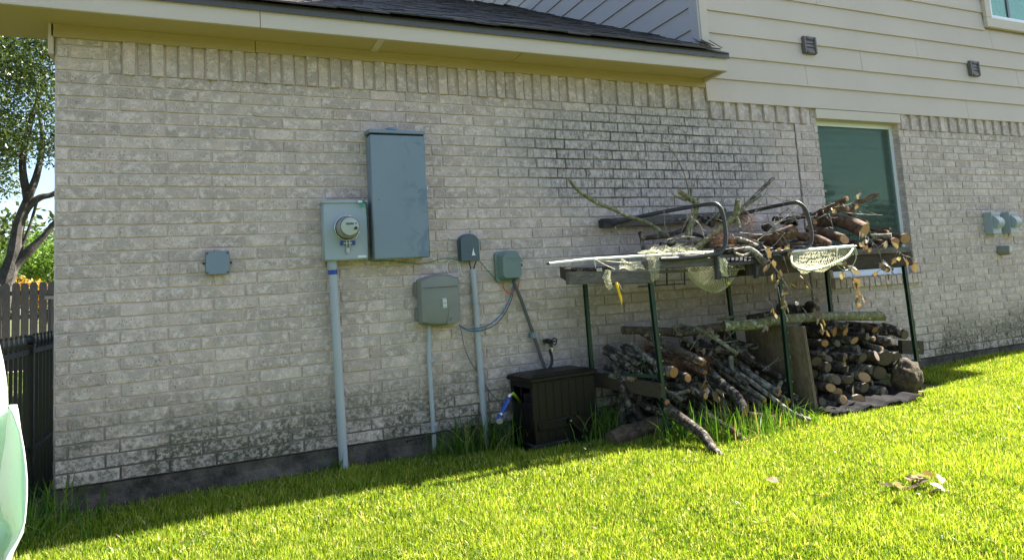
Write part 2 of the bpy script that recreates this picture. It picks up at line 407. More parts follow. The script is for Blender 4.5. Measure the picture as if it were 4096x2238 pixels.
for k, (x, z, wd, ht, dy) in enumerate(recs):
    if k < 300:
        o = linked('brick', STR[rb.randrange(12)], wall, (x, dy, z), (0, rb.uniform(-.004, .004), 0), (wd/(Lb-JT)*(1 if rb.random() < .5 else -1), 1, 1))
        if o.scale.x < 0: o.scale.x *= -1
    else:
        vs, fs = brick_verts(wd, ht, .014, rb)
        if abs(x-wd/2-WX1-JT/2) < .012 or abs(x+wd/2-WX0+JT/2) < .012:      # jamb bricks run into the reveal
            vs = [(a, .1 if b > .01 else b, c) for a, b, c in vs]
            x += .006*(1 if x < WX0+.1 else -1)
        joined([(a+x, b+dy, c+z) for a, b, c in vs], fs, rb.random())
for row in range(34):       # the return of the wall round the left corner
    yy = (0 if row % 2 else OX)+JT
    while yy < 7:
        vs, fs = brick_verts(Lb-JT, CH-JT, .014, rb)
        joined([(b-.006, a+yy+Lb/2, c+row*CH+CH/2) for a, b, c in vs], [tuple(reversed(f)) for f in fs], rb.random()); yy += Lb
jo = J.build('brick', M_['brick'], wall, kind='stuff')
jo.data.attributes.new('tone', 'FLOAT', 'POINT').data.foreach_set('value', tones)
m = MB(); m.box((-.004, .014, 0), (.012, 7.2, 2.6)); m.build('return_wall', M_['mortar'], house)
# soldier courses: every second brick stands proud
SOLD = [mesh_of(*brick_verts(CH-JT, .245, .03, rb), 'soldier_brick', M_['brick']) for _ in range(6)]
k = 0; x = .262
while x < XS-.04:
    linked('soldier_brick', SOLD[rb.randrange(6)], wall, (x+CH/2, -.018 if k % 2 else .001, 2.362+.1225+(-.006 if k % 2 else 0)), (0, rb.uniform(-.012, .012), 0)); x += CH; k += 1
k = 1; x = XS+.01
while x < XE-.1:
    if not (WX0-.11 < x+CH/2 < WX1+.05):
        linked('soldier_brick', SOLD[rb.randrange(6)], wall, (x+CH/2, -.018 if k % 2 else .001, 2.286+.1225), (0, rb.uniform(-.012, .012), 0))
    x += CH; k += 1
for z in range(2):
    for a, b in ((WX0-.075, WX0), (WX1, WX1+.06)):
        vs, fs = brick_verts(b-a-JT/2, CH-JT, .1, rb); o = linked('brick_closer', mesh_of(vs, fs, 'brick_closer', M_['brick']), wall, ((a+b)/2, 0, 2.286+CH*(z+.5)))
# sill bricks
sill = empty('window_sill', (WX0, 0, WZ0)); attach(sill, house)
m = MB(); m.box((WX0-.03, -.024, WZ0-.090), (WX1+.035, .11, WZ0-.008)); m.build('sill_mortar', M_['mortar'], sill)
SB = [mesh_of(*brick_verts(.066, .098, .05, rb), 'sill_brick', M_['brick']) for _ in range(4)]
x = WX0-.03; k = 0
while x < WX1:
    linked('sill_brick', SB[k % 4], sill, (x+CH/2, -.034, WZ0-.046), (0, 0, 0)); x += CH; k += 1
m = MB(); m.box((WX0-.03, -.034, WZ0-.008), (WX1+.035, .10, WZ0+.002)); m.build('sill_top', M_['brick'], sill)
# expansion joint and base
m = MB(); m.box((XC-.004, .002, 0), (XC+.004, .012, 2.44)); m.build('expansion_joint', plain('grey sealant', (.16,.14,.12), .8), house)
m = MB(); n = 160; top = []
for i in range(n+1):
    x = XE*i/n; top.append(x)
vs = []; 
for x in top:
    for zz in (-.6, -.12, -.06, -.006): vs.append((x, .004+.009*mnoise.noise(Vector((x*6, zz*30, 1))) + (.0 if zz > -.1 else -.012), zz))
    vs.append((x, .1, -.002))
fs = [(a*5+b, (a+1)*5+b, (a+1)*5+b+1, a*5+b+1) for a in range(n) for b in range(4)]
m.add(vs, fs); m.box((0, .1, -.6), (XE, DEP, -.002)); m.build('foundation', M_['concrete'], house, smooth=False)
# body behind the walls keeps the sun out
m = MB(); m.box((.012, .12, 0), (4.7, 7.0, 2.6)); m.box((4.80, .12, 0), (WX0-.3, DEP, 5.6)); m.box((WX1+.3, .12, 0), (XE, DEP, 5.6)); m.box((WX0-.3, 1.0, 0), (WX1+.3, DEP, 5.6)); m.box((WX0-.3, .12, 2.6), (WX1+.3, 1.0, 5.6))
m.build('house_core', plain('dark room', (.06,.055,.05), .9, bump=0), house)
# eaves of the low roof
Zs, EY = 2.632, -.30
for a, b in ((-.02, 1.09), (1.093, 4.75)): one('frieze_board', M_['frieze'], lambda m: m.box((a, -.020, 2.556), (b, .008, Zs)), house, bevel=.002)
for a, b in ((-4, 1.104), (1.107, 4.76)): one('fascia_board', M_['trim'], lambda m: m.box((a, EY, 2.615), (b, EY+.022, 2.722)), house, bevel=.002)
for a, b in ((-4, 1.73), (1.725, 4.60), (4.59, 4.775)):
    one('drip_edge', M_['drip'], lambda m: (m.box((a, EY-.014-(.003 if a > 1 and a < 2 else 0), 2.718), (b, EY-.009, 2.766)), m.box((a, EY-.019, 2.716), (b, EY-.012, 2.722))), house)
t = NT('perforated panel with painted lawn bounce'); v = t.pos(); X, Y, Z = t.xyz(v)
def cell(c, s): return t.math('ABSOLUTE', t.math('SUBTRACT', t.math('FRACT', t.math('DIVIDE', c, s)), .5))
dd = t.math('ADD', t.math('POWER', t.math('MULTIPLY', cell(X, .014), .014), 2), t.math('POWER', t.math('MULTIPLY', cell(Y, .014), .014), 2))
band = t.math('MULTIPLY', t.rng(Y, -.277, -.276), t.rng(Y, -.236, -.235, 1, 0))
hole = t.math('MULTIPLY', band, t.rng(dd, 4e-6, 1.2e-5, 1, 0))
t.bs(Base_Color=t.mix(hole, (.47,.365,.17), (.03,.03,.02)), Roughness=.7); t.bump(t.noise(t.map(v, (1, 8, 1)), 9), .15, .003)  # panel colour includes the eave shade and lawn bounce
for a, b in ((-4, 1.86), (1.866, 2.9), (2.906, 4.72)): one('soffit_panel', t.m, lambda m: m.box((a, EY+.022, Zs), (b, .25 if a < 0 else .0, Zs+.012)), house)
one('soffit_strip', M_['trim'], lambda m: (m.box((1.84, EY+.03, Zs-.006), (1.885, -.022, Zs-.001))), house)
one('eave_return', M_['trim'], lambda m: m.add([(4.735,EY+.022,2.615),(4.76,EY+.022,2.615),(4.76,-.001,2.60),(4.735,-.001,2.60),(4.735,EY+.022,2.76),(4.76,EY+.022,2.76),(4.76,-.001,2.93),(4.735,-.001,2.93)], [(0,1,2,3),(7,6,5,4),(0,4,5,1),(1,5,6,2),(2,6,7,3),(3,7,4,0)]), house)
one('side_frieze', M_['trim'], lambda m: m.box((-.035, -.02, 2.45), (-.008, 1.0, Zs)), house, bevel=.002)
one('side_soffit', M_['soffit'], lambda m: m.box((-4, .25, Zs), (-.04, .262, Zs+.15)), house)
# roof of the low wing
SL = .506
def roofz(y): return 2.945+SL*y
sc_ = math.sqrt(1+SL*SL); RY0 = -.345; RY1 = 3.35
roof = MB(); roof.add([(-.3, RY0+.01, roofz(RY0)-.012), (4.78, RY0+.01, roofz(RY0)-.012), (4.78, RY1, roofz(RY1)-.012), (-.3, RY1, roofz(RY1)-.012), (4.78, 7.2, roofz(-.4)), (-.3, 7.2, roofz(-.4))], [(0,1,2,3),(3,2,4,5)]); roof.box((-4, RY0+.01, 2.765), (-.3, .26, 2.79))
roof = roof.build('roof', M_['shingle'], house)
tab_vs = lambda w_, r: ([(0,0,.001),(w_,0,.001+r.uniform(-.001,.001)),(w_,.20,.002),(0,.20,.002),(0,r.uniform(-.003,.003),.011),(w_,r.uniform(-.003,.003),.011+r.uniform(0,.003)),(w_,.20,.006),(0,.20,.006)], [(0,3,2,1),(4,5,6,7),(0,1,5,4),(1,2,6,5),(2,3,7,6),(3,0,4,7)])
TW = [.11, .15, .19, .24]; TM = [mesh_of(*tab_vs(w_, rb), 'shingle', M_['shingle']) for w_ in TW for _ in range(3)]
ang = math.atan(SL); tabs = []
k = 0
while True:
    y = RY0+k*.14/sc_
    if y > RY1-.05: break
    x = (-4 if y < .2 else -.3)+rb.uniform(0, .2)
    while x < 4.74:
        i = rb.randrange(len(TM)); w_ = TW[i//3]
        if x+w_ > 4.77: break
        tabs.append((x, y, i, rb.choice((0, .0, .006)))); x += w_+.004
    k += 1
def tvis(q):
    px, py = pix((q[0], q[1], roofz(q[1])))
    return -depth((q[0], q[1], roofz(q[1]))) if (0 < px < PW and -10 < py < PH) else -1e3
tabs.sort(key=tvis, reverse=True); J = MB(); tones = []; ca, sa = math.cos(ang), math.sin(ang)
for k, (x, y, i, up) in enumerate(tabs):
    if k < 300: linked('shingle', TM[i], roof, (x, y, roofz(y)+up), (ang, 0, 0))
    else:
        vs = [v_.co for v_ in TM[i].vertices]
        J.add([(x+p.x, y+p.y*ca-p.z*sa, roofz(y)+up+p.y*sa+p.z*ca) for p in vs], [tuple(f.vertices) for f in TM[i].polygons]); tones += [rb.random()]*8
jo = J.build('shingle', M_['shingle'], roof, kind='stuff'); jo.data.attributes.new('tone', 'FLOAT', 'POINT').data.foreach_set('value', tones)
x = -.4; k = 0
while x < 4.6:
    one('ridge_cap', M_['shingle'], lambda m: m.add([(x,RY1-.14,roofz(RY1-.14)+.018),(x,RY1,roofz(RY1)+.035+.01*(k%2)),(x,RY1+.14,roofz(RY1-.14)+.018),(x+.3,RY1-.14,roofz(RY1-.14)+.012),(x+.3,RY1,roofz(RY1)+.02),(x+.3,RY1+.14,roofz(RY1-.14)+.012)], [(0,1,4,3),(1,2,5,4),(0,3,4,1),(1,4,5,2)]), roof); x += .21; k += 1
for q in range(3):
    X_ = Matrix.Translation((4.74+.035*q, -.02-.055*q, roofz(-.02-.055*q)+.028)) @ Matrix.Rotation(.18+.1*q, 4, 'Y') @ Matrix.Rotation(ang+.2, 4, 'X')
    one('flashing', M_['drip'], lambda m: m.box((-.055, -.03, 0), (.055, .05, .006), X=X_), roof)
# the siding wing
PIT = .207; Z0 = 2.44
def lap(m, x0, x1, z, y=-.0, ht=.222, th=.012):       # lap board on the front face
    m.add([(x0,y-.016-th,z),(x1,y-.016-th,z),(x1,y-.004-th*.6,z+ht),(x0,y-.004-th*.6,z+ht),(x0,y-.004,z),(x1,y-.004,z),(x1,y-.002,z+ht),(x0,y-.002,z+ht)], [(0,1,2,3),(4,7,6,5),(0,4,5,1),(1,5,6,2),(2,6,7,3),(3,7,4,0)])
siding = MB(); siding.box((4.772, .0, 2.5), (XE, .1, 5.9)); siding = siding.build('siding_wall', M_['board'], house)
jts = {0: [8.31], 1: [5.97], 2: [6.74, 9.3], 3: [7.6], 4: [8.9], 5: [6.2]}
for k in range(16):
    xs = [4.757 if k < 2 else 4.84]+jts.get(k, [6+(k*1.37) % 4])+[XE]
    for a, b in zip(xs[:-1], xs[1:]):
        if k >= 5 and b > 8.85:      # the upstairs window interrupts the boards
            if a < 8.8: one('siding_board', M_['board'], lambda m: lap(m, a+.002, 8.80, Z0+k*PIT), siding)
            one('siding_board', M_['board'], lambda m: lap(m, max(a, 10.5), XE, Z0+k*PIT), siding)
            continue
        one('siding_board', M_['board'], lambda m: lap(m, a+.002, b-.002, Z0+k*PIT), siding)
one('corner_board', M_['trim'], lambda m: m.box((4.747, -.034, 2.885), (4.838, -.002, 5.9)), house, bevel=.003)
one('corner_board', M_['board_shaded'], lambda m: m.box((4.722, -.032, 2.90), (4.745, .075, 5.9)), house, bevel=.003)
one('window_head_board', M_['trim'], lambda m: m.box((WX0-.02, -.024, WZ1), (WX1+.012, .09, Z0-.004)), house, bevel=.002)
side = MB(); side.box((4.765, .078, 2.3), (4.80, DEP, 5.9)); side = side.build('side_wall', M_['board_shaded'], house)
for k in range(15):
    z = 2.70+.0+k*PIT
    y0 = .077
    one('siding_board', M_['board_shaded'], lambda m: m.add([(4.735,y0,z),(4.735,DEP,z),(4.752,DEP,z+.222),(4.752,y0,z+.222),(4.764,y0,z),(4.764,DEP,z),(4.764,DEP,z+.222),(4.764,y0,z+.222)], [(3,2,1,0),(5,6,7,4),(1,5,4,0),(2,6,5,1),(3,7,6,2),(0,4,7,3)]), side)
UE = -.30
one('upper_fascia', M_['trim'], lambda m: (m.box((4.4, UE, 5.72), (XE+.3, UE+.02, 5.88)), m.box((4.4, UE, 5.72), (4.42, DEP+.3, 5.88))), house)
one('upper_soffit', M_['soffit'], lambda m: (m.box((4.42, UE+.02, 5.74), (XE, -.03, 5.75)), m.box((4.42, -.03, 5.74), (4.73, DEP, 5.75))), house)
one('upper_roof', M_['shingle'], lambda m: m.add([(4.36,UE-.04,5.89),(XE+.4,UE-.04,5.89),(XE+.4,DEP+.4,5.89),(4.36,DEP+.4,5.89),(8,4.6,8.2)], [(0,1,4),(1,2,4),(2,3,4),(3,0,4),(0,3,2,1)]), house)
# ground floor window
win = empty('window', (WX0, .1, WZ0)); attach(win, house); wy = .085
def bar(nm, x0, x1, z0, z1, y0=wy-.012, y1=wy+.03, mt='pvc'): one(nm, M_[mt], lambda m: m.box((x0, y0, z0), (x1, y1, z1)), win, bevel=.003)
bar('frame', WX0, WX0+.045, WZ0, WZ1); bar('frame', WX1-.045, WX1, WZ0, WZ1); bar('frame', WX0+.045, WX1-.045, WZ1-.045, WZ1); bar('frame', WX0+.045, WX1-.045, WZ0+.002, WZ0+.06)
bar('frame', WX0+.045, WX1-.045, WZ0, WZ0+.02, wy-.04, wy)
t = NT('green tinted window pane'); gl = t.n('BsdfGlossy', Roughness=.03, Color=(.50,.64,.55)); tr = t.n('BsdfTransparent', Color=(.82,.90,.85))
fr = t.n('Fresnel', IOR=1.6); t.t.links.new(t.n('MixShader', i0=t.math('MULTIPLY_ADD', fr.outputs[0], .4, .0), i1=tr.outputs[0], i2=gl.outputs[0]).outputs[0], t.out.inputs[0]); M_['pane'] = t.m
one('pane', M_['pane'], lambda m: m.box((WX0+.045, wy+.012, WZ0+.06), (WX1-.045, wy+.016, WZ1-.045)), win)
t = NT('green insect screen cloth'); v = t.pos()
t.bs(Base_Color=t.mix(t.noise(t.map(v, (1, 1, .5)), 26, 3), (.11,.165,.125), (.18,.24,.19)), Roughness=.8); M_['shade'] = t.m
t = NT('grey green insect screen'); v = t.pos(); X, Y, Z = t.xyz(v)
wv = t.math('SINE', t.math('ADD', t.math('MULTIPLY', Z, 95), t.math('MULTIPLY', t.math('SINE', t.math('MULTIPLY', X, 120)), .8)))
d_ = t.n('BsdfDiffuse', Color=t.mix(t.rng(wv, -1, 1), (.10,.14,.115), (.14,.185,.155))); t.t.links.new(t.n('MixShader', i0=.34, i1=t.n('BsdfTransparent').outputs[0], i2=d_.outputs[0]).outputs[0], t.out.inputs[0])
one('insect_screen', t.m, lambda m: m.box((WX0+.04, wy-.004, WZ0+.05), (WX1-.04, wy-.003, WZ1-.04)), win)
one('roller_shade', M_['shade'], lambda m: m.box((WX0+.03, wy+.04, 1.58), (WX1-.03, wy+.046, WZ1-.02)), win)
one('dark_room_sheet', plain('dark room behind lower pane', (.012,.022,.019), .8), lambda m: m.box((WX0+.03, wy+.052, WZ0), (WX1-.03, wy+.058, 1.66)), win)  # dark sheet stands for the unlit room behind the lower pane
# upstairs window
win2 = empty('window', (8.82, 0, 3.5)); attach(win2, house)
a = P(3951, 105, -.06); gx0, gz0 = a.x, a.z
for lo, hi in (((gx0, -.060, gz0), (gx0+1.6, -.02, gz0+.11)), ((gx0, -.060, gz0+.112), (gx0+.10, -.02, 5.3)), ((gx0+1.5, -.060, gz0+.112), (gx0+1.6, -.02, 5.3))): one('casing', M_['trim'], lambda m: m.box(lo, hi), win2, bevel=.003)
one('frame', M_['pvc'], lambda m: (m.box((gx0+.10, -.045, gz0+.112), (gx0+.145, -.01, 5.3)), m.box((gx0+.145, -.045, gz0+.112), (gx0+1.5, -.01, gz0+.15))), win2)
one('pane', M_['pane'], lambda m: m.box((gx0+.145, -.028, gz0+.15), (gx0+1.5, -.024, 5.3)), win2)
t = NT('blue grey curtain'); v = t.pos(); t.bs(Base_Color=t.mix(t.noise(t.map(v, (1,1,.6)), 14, 4, .6, 1.5), (.10,.20,.26), (.45,.62,.70)), Roughness=.8)
one('curtain', t.m, lambda m: m.box((gx0+.145, -.012, gz0+.15), (gx0+1.5, -.008, 5.3)), win2)
one('sash', M_['blackmetal'], lambda m: m.box((gx0+.46, -.034, gz0+.15), (gx0+.50, -.03, 5.3)), win2)
# ================================================================== things fixed to the wall
def wallbox(parent, nm, mat, x0, x1, z0, z1, d, bevel=.004, y0=0.0):
    return one(nm, mat, lambda m: m.box((x0, -d, z0), (x1, y0, z1)), parent, bevel=bevel, smooth='auto')
def disc(parent, nm, mat, c, r, th, ax='Y', n=20, r2=None, bevel=0):
    c = Vector(c); d = {'X': Vector((1,0,0)), 'Y': Vector((0,-1,0)), 'Z': Vector((0,0,1))}[ax] if isinstance(ax, str) else Vector(ax).normalized()
    return one(nm, mat, lambda m: m.tube([c, c+d*th], [r, r if r2 is None else r2], n), parent, smooth='auto', bevel=bevel)
def lettering(txt, size, loc, mat, parent, sx=1.0, rot=(math.pi/2, 0, 0), sp=1.0):
    cu = bpy.data.curves.new('lettering', 'FONT'); cu.body = txt; cu.size = size; cu.align_x = 'CENTER'; cu.align_y = 'CENTER'; cu.extrude = .0003; cu.space_line = sp
    cu.materials.append(mat); o_ = bpy.data.objects.new('lettering', cu); me = bpy.data.meshes.new_from_object(o_); bpy.data.objects.remove(o_); o = bpy.data.objects.new('lettering', me); COL.objects.link(o); o.location = loc; o.rotation_euler = rot; o.scale = (sx, 1, 1); attach(o, parent); return o
M_['ink'] = plain('black print', (.01,.01,.01), .6, bump=0); M_['paper'] = plain('white sticker', (.72,.72,.70), .5, bump=0); M_['inkgrey'] = plain('grey print', (.14,.15,.14), .6, bump=0)
def cable(name, pts, y, r, mat, label, cat, group=None, yv=None, n=6):
    q = bez([P(a, b, y if yv is None else yv[i]) for i, (a, b) in enumerate(pts)], 7)
    m = MB(); m.tube(q, r, n); return m.build(name, mat, smooth=True, label=label, cat=cat, group=group)

# junction box
t0 = empty('junction_box', (.84, 0, 1.13), 'small square blue grey junction box with four rusty corner screws, alone on the brick', 'junction box')
wallbox(t0, 'box_body', M_['panelgrey'], .782, .905, 1.140, 1.268, .05); wallbox(t0, 'cover', M_['panelgrey'], .776, .911, 1.133, 1.274, .055, y0=-.050)
for a in (.787, .900):
    for b in (1.145, 1.262): disc(t0, 'screw', M_['rustbolt'], (a, -.054, b), .0055, .004, n=8)
for a in (.764, .921): disc(t0, 'screw', M_['rustbolt'], (a, 0, 1.205), .006, .018, n=8); one('lug', M_['panelgrey'], lambda m: m.box((min(a, .84)-.0, -.008, 1.198) if a < .8 else (.90, -.008, 1.198), (.79, 0, 1.212) if a < .8 else (.928, 0, 1.212)), t0)
# electric meter box
t0 = empty('meter_box', (1.61, 0, 1.18), 'pale grey electric meter box with round glass meter beside the tall panel', 'meter box')
wallbox(t0, 'box_body', M_['metergrey'], 1.468, 1.752, 1.186, 1.563, .102, .006)
wallbox(t0, 'top_lip', M_['metergrey'], 1.462, 1.758, 1.556, 1.576, .112, .004)
c = P(1437, 965, -.103); c = Vector((P(1387, 912, -.104).x, -.103, P(1387, 912, -.104).z))
disc(t0, 'meter_ring', M_['steel'], c, .083, .022, n=40, bevel=.004); disc(t0, 'ring_gap', M_['blackrubber'], c+Vector((0,-.022,0)), .077, .002, n=40)
disc(t0, 'meter_body', plain('smoky beige meter case', (.28,.27,.23), .3), c+Vector((0,-.024,0)), .073, .085, n=40, r2=.066, bevel=.006)
disc(t0, 'dial_plate', plain('white dial plate', (.58,.59,.55), .4, bump=0), c+Vector((0,-.111,0)), .056, .002, n=36)
t = NT('clear meter dome'); gl = t.n('BsdfGlossy', Roughness=.05); tr = t.n('BsdfTransparent', Color=(.93,.95,.93)); fr = t.n('Fresnel', IOR=1.5)
t.t.links.new(t.n('MixShader', i0=t.math('MULTIPLY_ADD', fr.outputs[0], .45, .0), i1=tr.outputs[0], i2=gl.outputs[0]).outputs[0], t.out.inputs[0])
m = MB(); m.tube([c+Vector((0,-y,0)) for y in (.108,.118,.126,.130)], [.064,.062,.052,.02], 36); m.build('glass_dome', t.m, t0, smooth=True)
one('display', plain('grey green display', (.16,.18,.15), .3, bump=0), lambda m: m.box((c.x-.026, -.2175, c.z+.010), (c.x+.026, -.2145, c.z+.024)), t0)
lettering('nc nEt', .013, (c.x, -.2180, c.z+.017), M_['ink'], t0); lettering('KILOWATTHOURS', .0062, (c.x, -.2155, c.z+.033), M_['ink'], t0); lettering('||||||||||||||||||||', .010, (c.x-.006, -.2155, c.z-.008), M_['ink'], t0, 1.3); lettering('81 707 360', .009, (c.x-.005, -.2155, c.z-.021), M_['ink'], t0)
disc(t0, 'knob', M_['blackrubber'], c+Vector((.036, -.114, -.012)), .010, .014, n=14); disc(t0, 'port', M_['blackrubber'], c+Vector((.038, -.114, .018)), .0045, .004, n=10)
one('ring_clamp', M_['steel'], lambda m: (m.box((c.x-.012, -.135, c.z-.118), (c.x-.007, -.105, c.z-.080)), m.box((c.x+.007, -.135, c.z-.118), (c.x+.012, -.105, c.z-.080)), m.box((c.x-.03, -.124, c.z-.102), (c.x+.03, -.116, c.z-.096))), t0)
for s_ in (-1, 1): one('seal', M_['blue'], lambda m: m.box((c.x+s_*.038-.009, -.130, c.z-.112), (c.x+s_*.038+.009, -.112, c.z-.084), X=None), t0, bevel=.003)
one('hasp', M_['steel'], lambda m: m.box((c.x-.010, -.120, c.z-.165), (c.x+.012, -.106, c.z-.130)), t0, bevel=.003)
one('name_strip', M_['paper'], lambda m: m.box((1.682, -.1035, 1.198), (1.737, -.1021, 1.213)), t0)
one('wire_clamp', M_['steel'], lambda m: m.box((1.690, -.124, 1.556), (1.720, -.110, 1.572)), t0, bevel=.002)
one('green_tag', plain('green plastic tag', (.01,.33,.20), .5), lambda m: m.box((1.708, -.118, 1.530), (1.728, -.1165, 1.552)), t0)
# tall panel
t0 = empty('electrical_panel', (1.97, 0, 1.17), 'tall blue grey steel electrical panel with smudged door', 'electrical panel')
wallbox(t0, 'cabinet', M_['panelgrey'], 1.784, 2.158, 1.186, 2.012, .118, .005)
t = NT('smudged blue grey door'); v = t.pos(); X, Y, Z = t.xyz(v)
sm = t.math('MULTIPLY', t.rng(X, 1.93, 2.12), t.rng(t.noise(v, 11, 5, .65, .6), .50, .60))
c_ = t.mix(t.noise(v, 3), (.165,.215,.26), (.20,.25,.29)); c_ = t.mix(t.math('MULTIPLY', sm, .55), c_, (.09,.135,.18)); c_ = t.mix(t.rng(t.noise(v, 90, 2), .72, .76), c_, (.09,.10,.10))
t.bs(Base_Color=c_, Roughness=.42)
one('door', t.m, lambda m: m.box((1.780, -.142, 1.180), (2.160, -.119, 2.012)), t0, bevel=.006, smooth='auto')
one('rain_cap', M_['panelgrey'], lambda m: m.add([(1.776,-.150,2.022),(2.164,-.150,2.022),(2.164,0,2.035),(1.776,0,2.035),(1.776,-.150,2.045),(2.164,-.150,2.045),(2.164,0,2.062),(1.776,0,2.062)], [(0,3,2,1),(4,5,6,7),(0,1,5,4),(1,2,6,5),(2,3,7,6),(3,0,4,7)]), t0, bevel=.003)
one('cap_shadow_gap', M_['shadow'], lambda m: m.box((1.79, -.135, 2.010), (2.155, -.01, 2.024)), t0)
disc(t0, 'hub', M_['panelgrey'], (1.95, -.07, 2.058), .04, .014, 'Z'); one('latch', M_['steel'], lambda m: m.box((2.160, -.140, 1.64), (2.168, -.125, 1.668)), t0, bevel=.002); disc(t0, 'rusty_hole', M_['rustbolt'], P(1514, 800, -.142), .004, .001, n=8)
wallbox(t0, 'knockout', M_['steel'], 1.786, 1.80, 1.19, 1.26, .12)
# meter conduit
def conduit(name, a, b, r, y, mat, label, clamps=(), group=None, mid=None):
    t0 = empty(name, (a[0], y, a[1]), label, 'conduit', group)
    pts = [Vector((a[0], y, a[1]))]+([Vector(q) for q in mid] if mid else [])+[Vector((b[0], y, b[1]))]
    m = MB(); m.tube(bez(pts, 6) if mid else pts, r, 18); m.build('pipe', mat, t0, smooth='auto')
    for z in clamps:
        f = (a[1]-z)/(a[1]-b[1]); x = a[0]+(b[0]-a[0])*f
        one('clamp', M_['conduit'] if mat is M_['conduit'] else M_['panelgrey'], lambda m: (m.tube([(x, y, z-.010), (x, y, z+.010)], r+.003, 18), m.box((x-r-.018, y+r-.006, z-.009), (x+r+.018, y+r-.001, z+.009))), t0, smooth='auto')
        for s_ in (-1, 1): disc(t0, 'screw', M_['steel'], (x+s_*(r+.011), y+r-.006, z), .003, .003, n=8)
    return t0
t0 = conduit('conduit', (1.526, 1.19), (1.555, -.22), .0285, -.045, M_['conduit'], 'thick grey conduit with blue tape running down from the meter box')
one('coupling', M_['metergrey'], lambda m: m.tube([(1.526, -.045, 1.19), (1.526, -.045, 1.135)], .033, 20), t0, smooth='auto')
one('blue_tape', M_['blue'], lambda m: m.tube([(1.5272, -.045, 1.128), (1.528, -.045, 1.098)], .0297, 20), t0, smooth='auto')
conduit('conduit', (2.503, 1.09), (2.53, -.2), .0215, -.030, M_['conduit'], 'slim grey conduit under the slate cover, just left of the blue cables', clamps=(.86,))
conduit('conduit', (2.166, .745), (2.160, -.2), .0155, -.028, M_['conduit'], 'thinnest grey conduit dropping from the wide telecom box', clamps=(.485, .06), mid=[(2.158, -.028, .62), (2.150, -.028, .48)])
# telecom box
t0 = empty('telecom_box', (2.23, 0, .72), 'wide grey green plastic telecom box with warning sticker', 'utility box')
m = MB(); prof = []
xs = np.linspace(0, 1, 11)
def tz_top(u): return 1.035+.030*math.sin(math.pi*u)-.0
def tz_bot(u): return .735-.022*math.sin(math.pi*u)
m.v = []; 
for yy, ins in ((0, .012), (-.05, .0), (-.085, .003), (-.11, .016), (-.118, .045)):
    for u in xs: m.v.append((2.080+ins+(.295-2*ins)*u, yy, tz_top(u)-ins))
    for u in xs[::-1]: m.v.append((2.080+ins+(.295-2*ins)*u, yy, tz_bot(u)+ins))
for r_ in range(4):
    for k in range(22): a = r_*22+k; b = r_*22+(k+1)%22; m.f.append((a, a+22, b+22, b))
m.f.append(tuple(88+k for k in range(22))[::-1]); m.m = [0]*len(m.f); m.build('case', M_['telebox'], t0, smooth='auto')
wallbox(t0, 'hinge', M_['telebox'], 2.068, 2.084, .76, .84, .05); wallbox(t0, 'hinge', M_['telebox'], 2.068, 2.084, .92, 1.02, .05)
one('brow', M_['telebox'], lambda m: m.add([(2.10,-.117,.985),(2.36,-.117,.985),(2.345,-.126,.978),(2.12,-.126,.978),(2.12,-.117,.972),(2.35,-.117,.972)], [(0,1,2,3),(3,2,5,4)]), t0)
cx, cz = P(1776, 1206, -.119).x, P(1776, 1211, -.119).z
one('sticker', M_['paper'], lambda m: m.box((cx-.019, -.1205, cz-.0315), (cx+.019, -.1185, cz+.0315)), t0)
one('sticker_band', M_['ink'], lambda m: m.box((cx-.018, -.1212, cz-.030), (cx-.0095, -.1204, cz+.030)), t0)
lettering('W\nA\nR\nN\nI\nN\nG', .0085, (cx-.0138, -.1214, cz), M_['paper'], t0, sp=.95); lettering('AT&T', .0125, (cx+.0045, -.1208, cz+.0235), M_['ink'], t0); lettering('CALL 811\nBEFORE YOU DIG', .005, (cx+.0045, -.1208, cz-.0225), M_['ink'], t0)
m = MB(); m.tube([(cx+.0045+.0095*math.cos(a), -.1209, cz+.001+.0095*math.sin(a)) for a in np.linspace(0, 2*math.pi, 20)], .0012, 4); m.beam((cx-.002, -.121, cz+.008), (cx+.011, -.121, cz-.006), .002, .001); m.beam((cx+.0045, -.1205, cz+.006), (cx+.0045, -.1205, cz-.004), .005, .001); m.build('no_dig_symbol', M_['ink'], t0)
q = [P(a, b, -.119) for a, b in ((1800, 1222), (1839, 1220), (1841, 1283), (1788, 1296))]
one('badge_panel', M_['telebox'], lambda m: m.add([(p.x, -.1215, p.z) for p in q]+[(p.x, -.118, p.z) for p in q], [(3,2,1,0),(0,1,5,4),(1,2,6,5),(2,3,7,6),(3,0,4,7)]), t0, bevel=.0012)
gc = P(1803, 1274, -.121)
for k in range(5): one('embossed_band', M_['telebox'], lambda m: m.tube([(gc.x+.012*math.sqrt(max(.1, 1-((k-2)/2.6)**2))*s_, -.1225-.001*math.cos(s_), gc.z+(k-2)*.0045-.001*math.cos(s_*1.5)) for s_ in (-1,-.5,0,.5,1)], .0013, 5), t0)
lettering('AT&T', .011, (gc.x+.030, -.1217, gc.z+.001), M_['telebox'], t0)
for z in (.93, .885, .845): one('cable_port', M_['blackrubber'], lambda m: m.box((2.374, -.045, z-.010), (2.388, -.02, z+.010)), t0, bevel=.004)
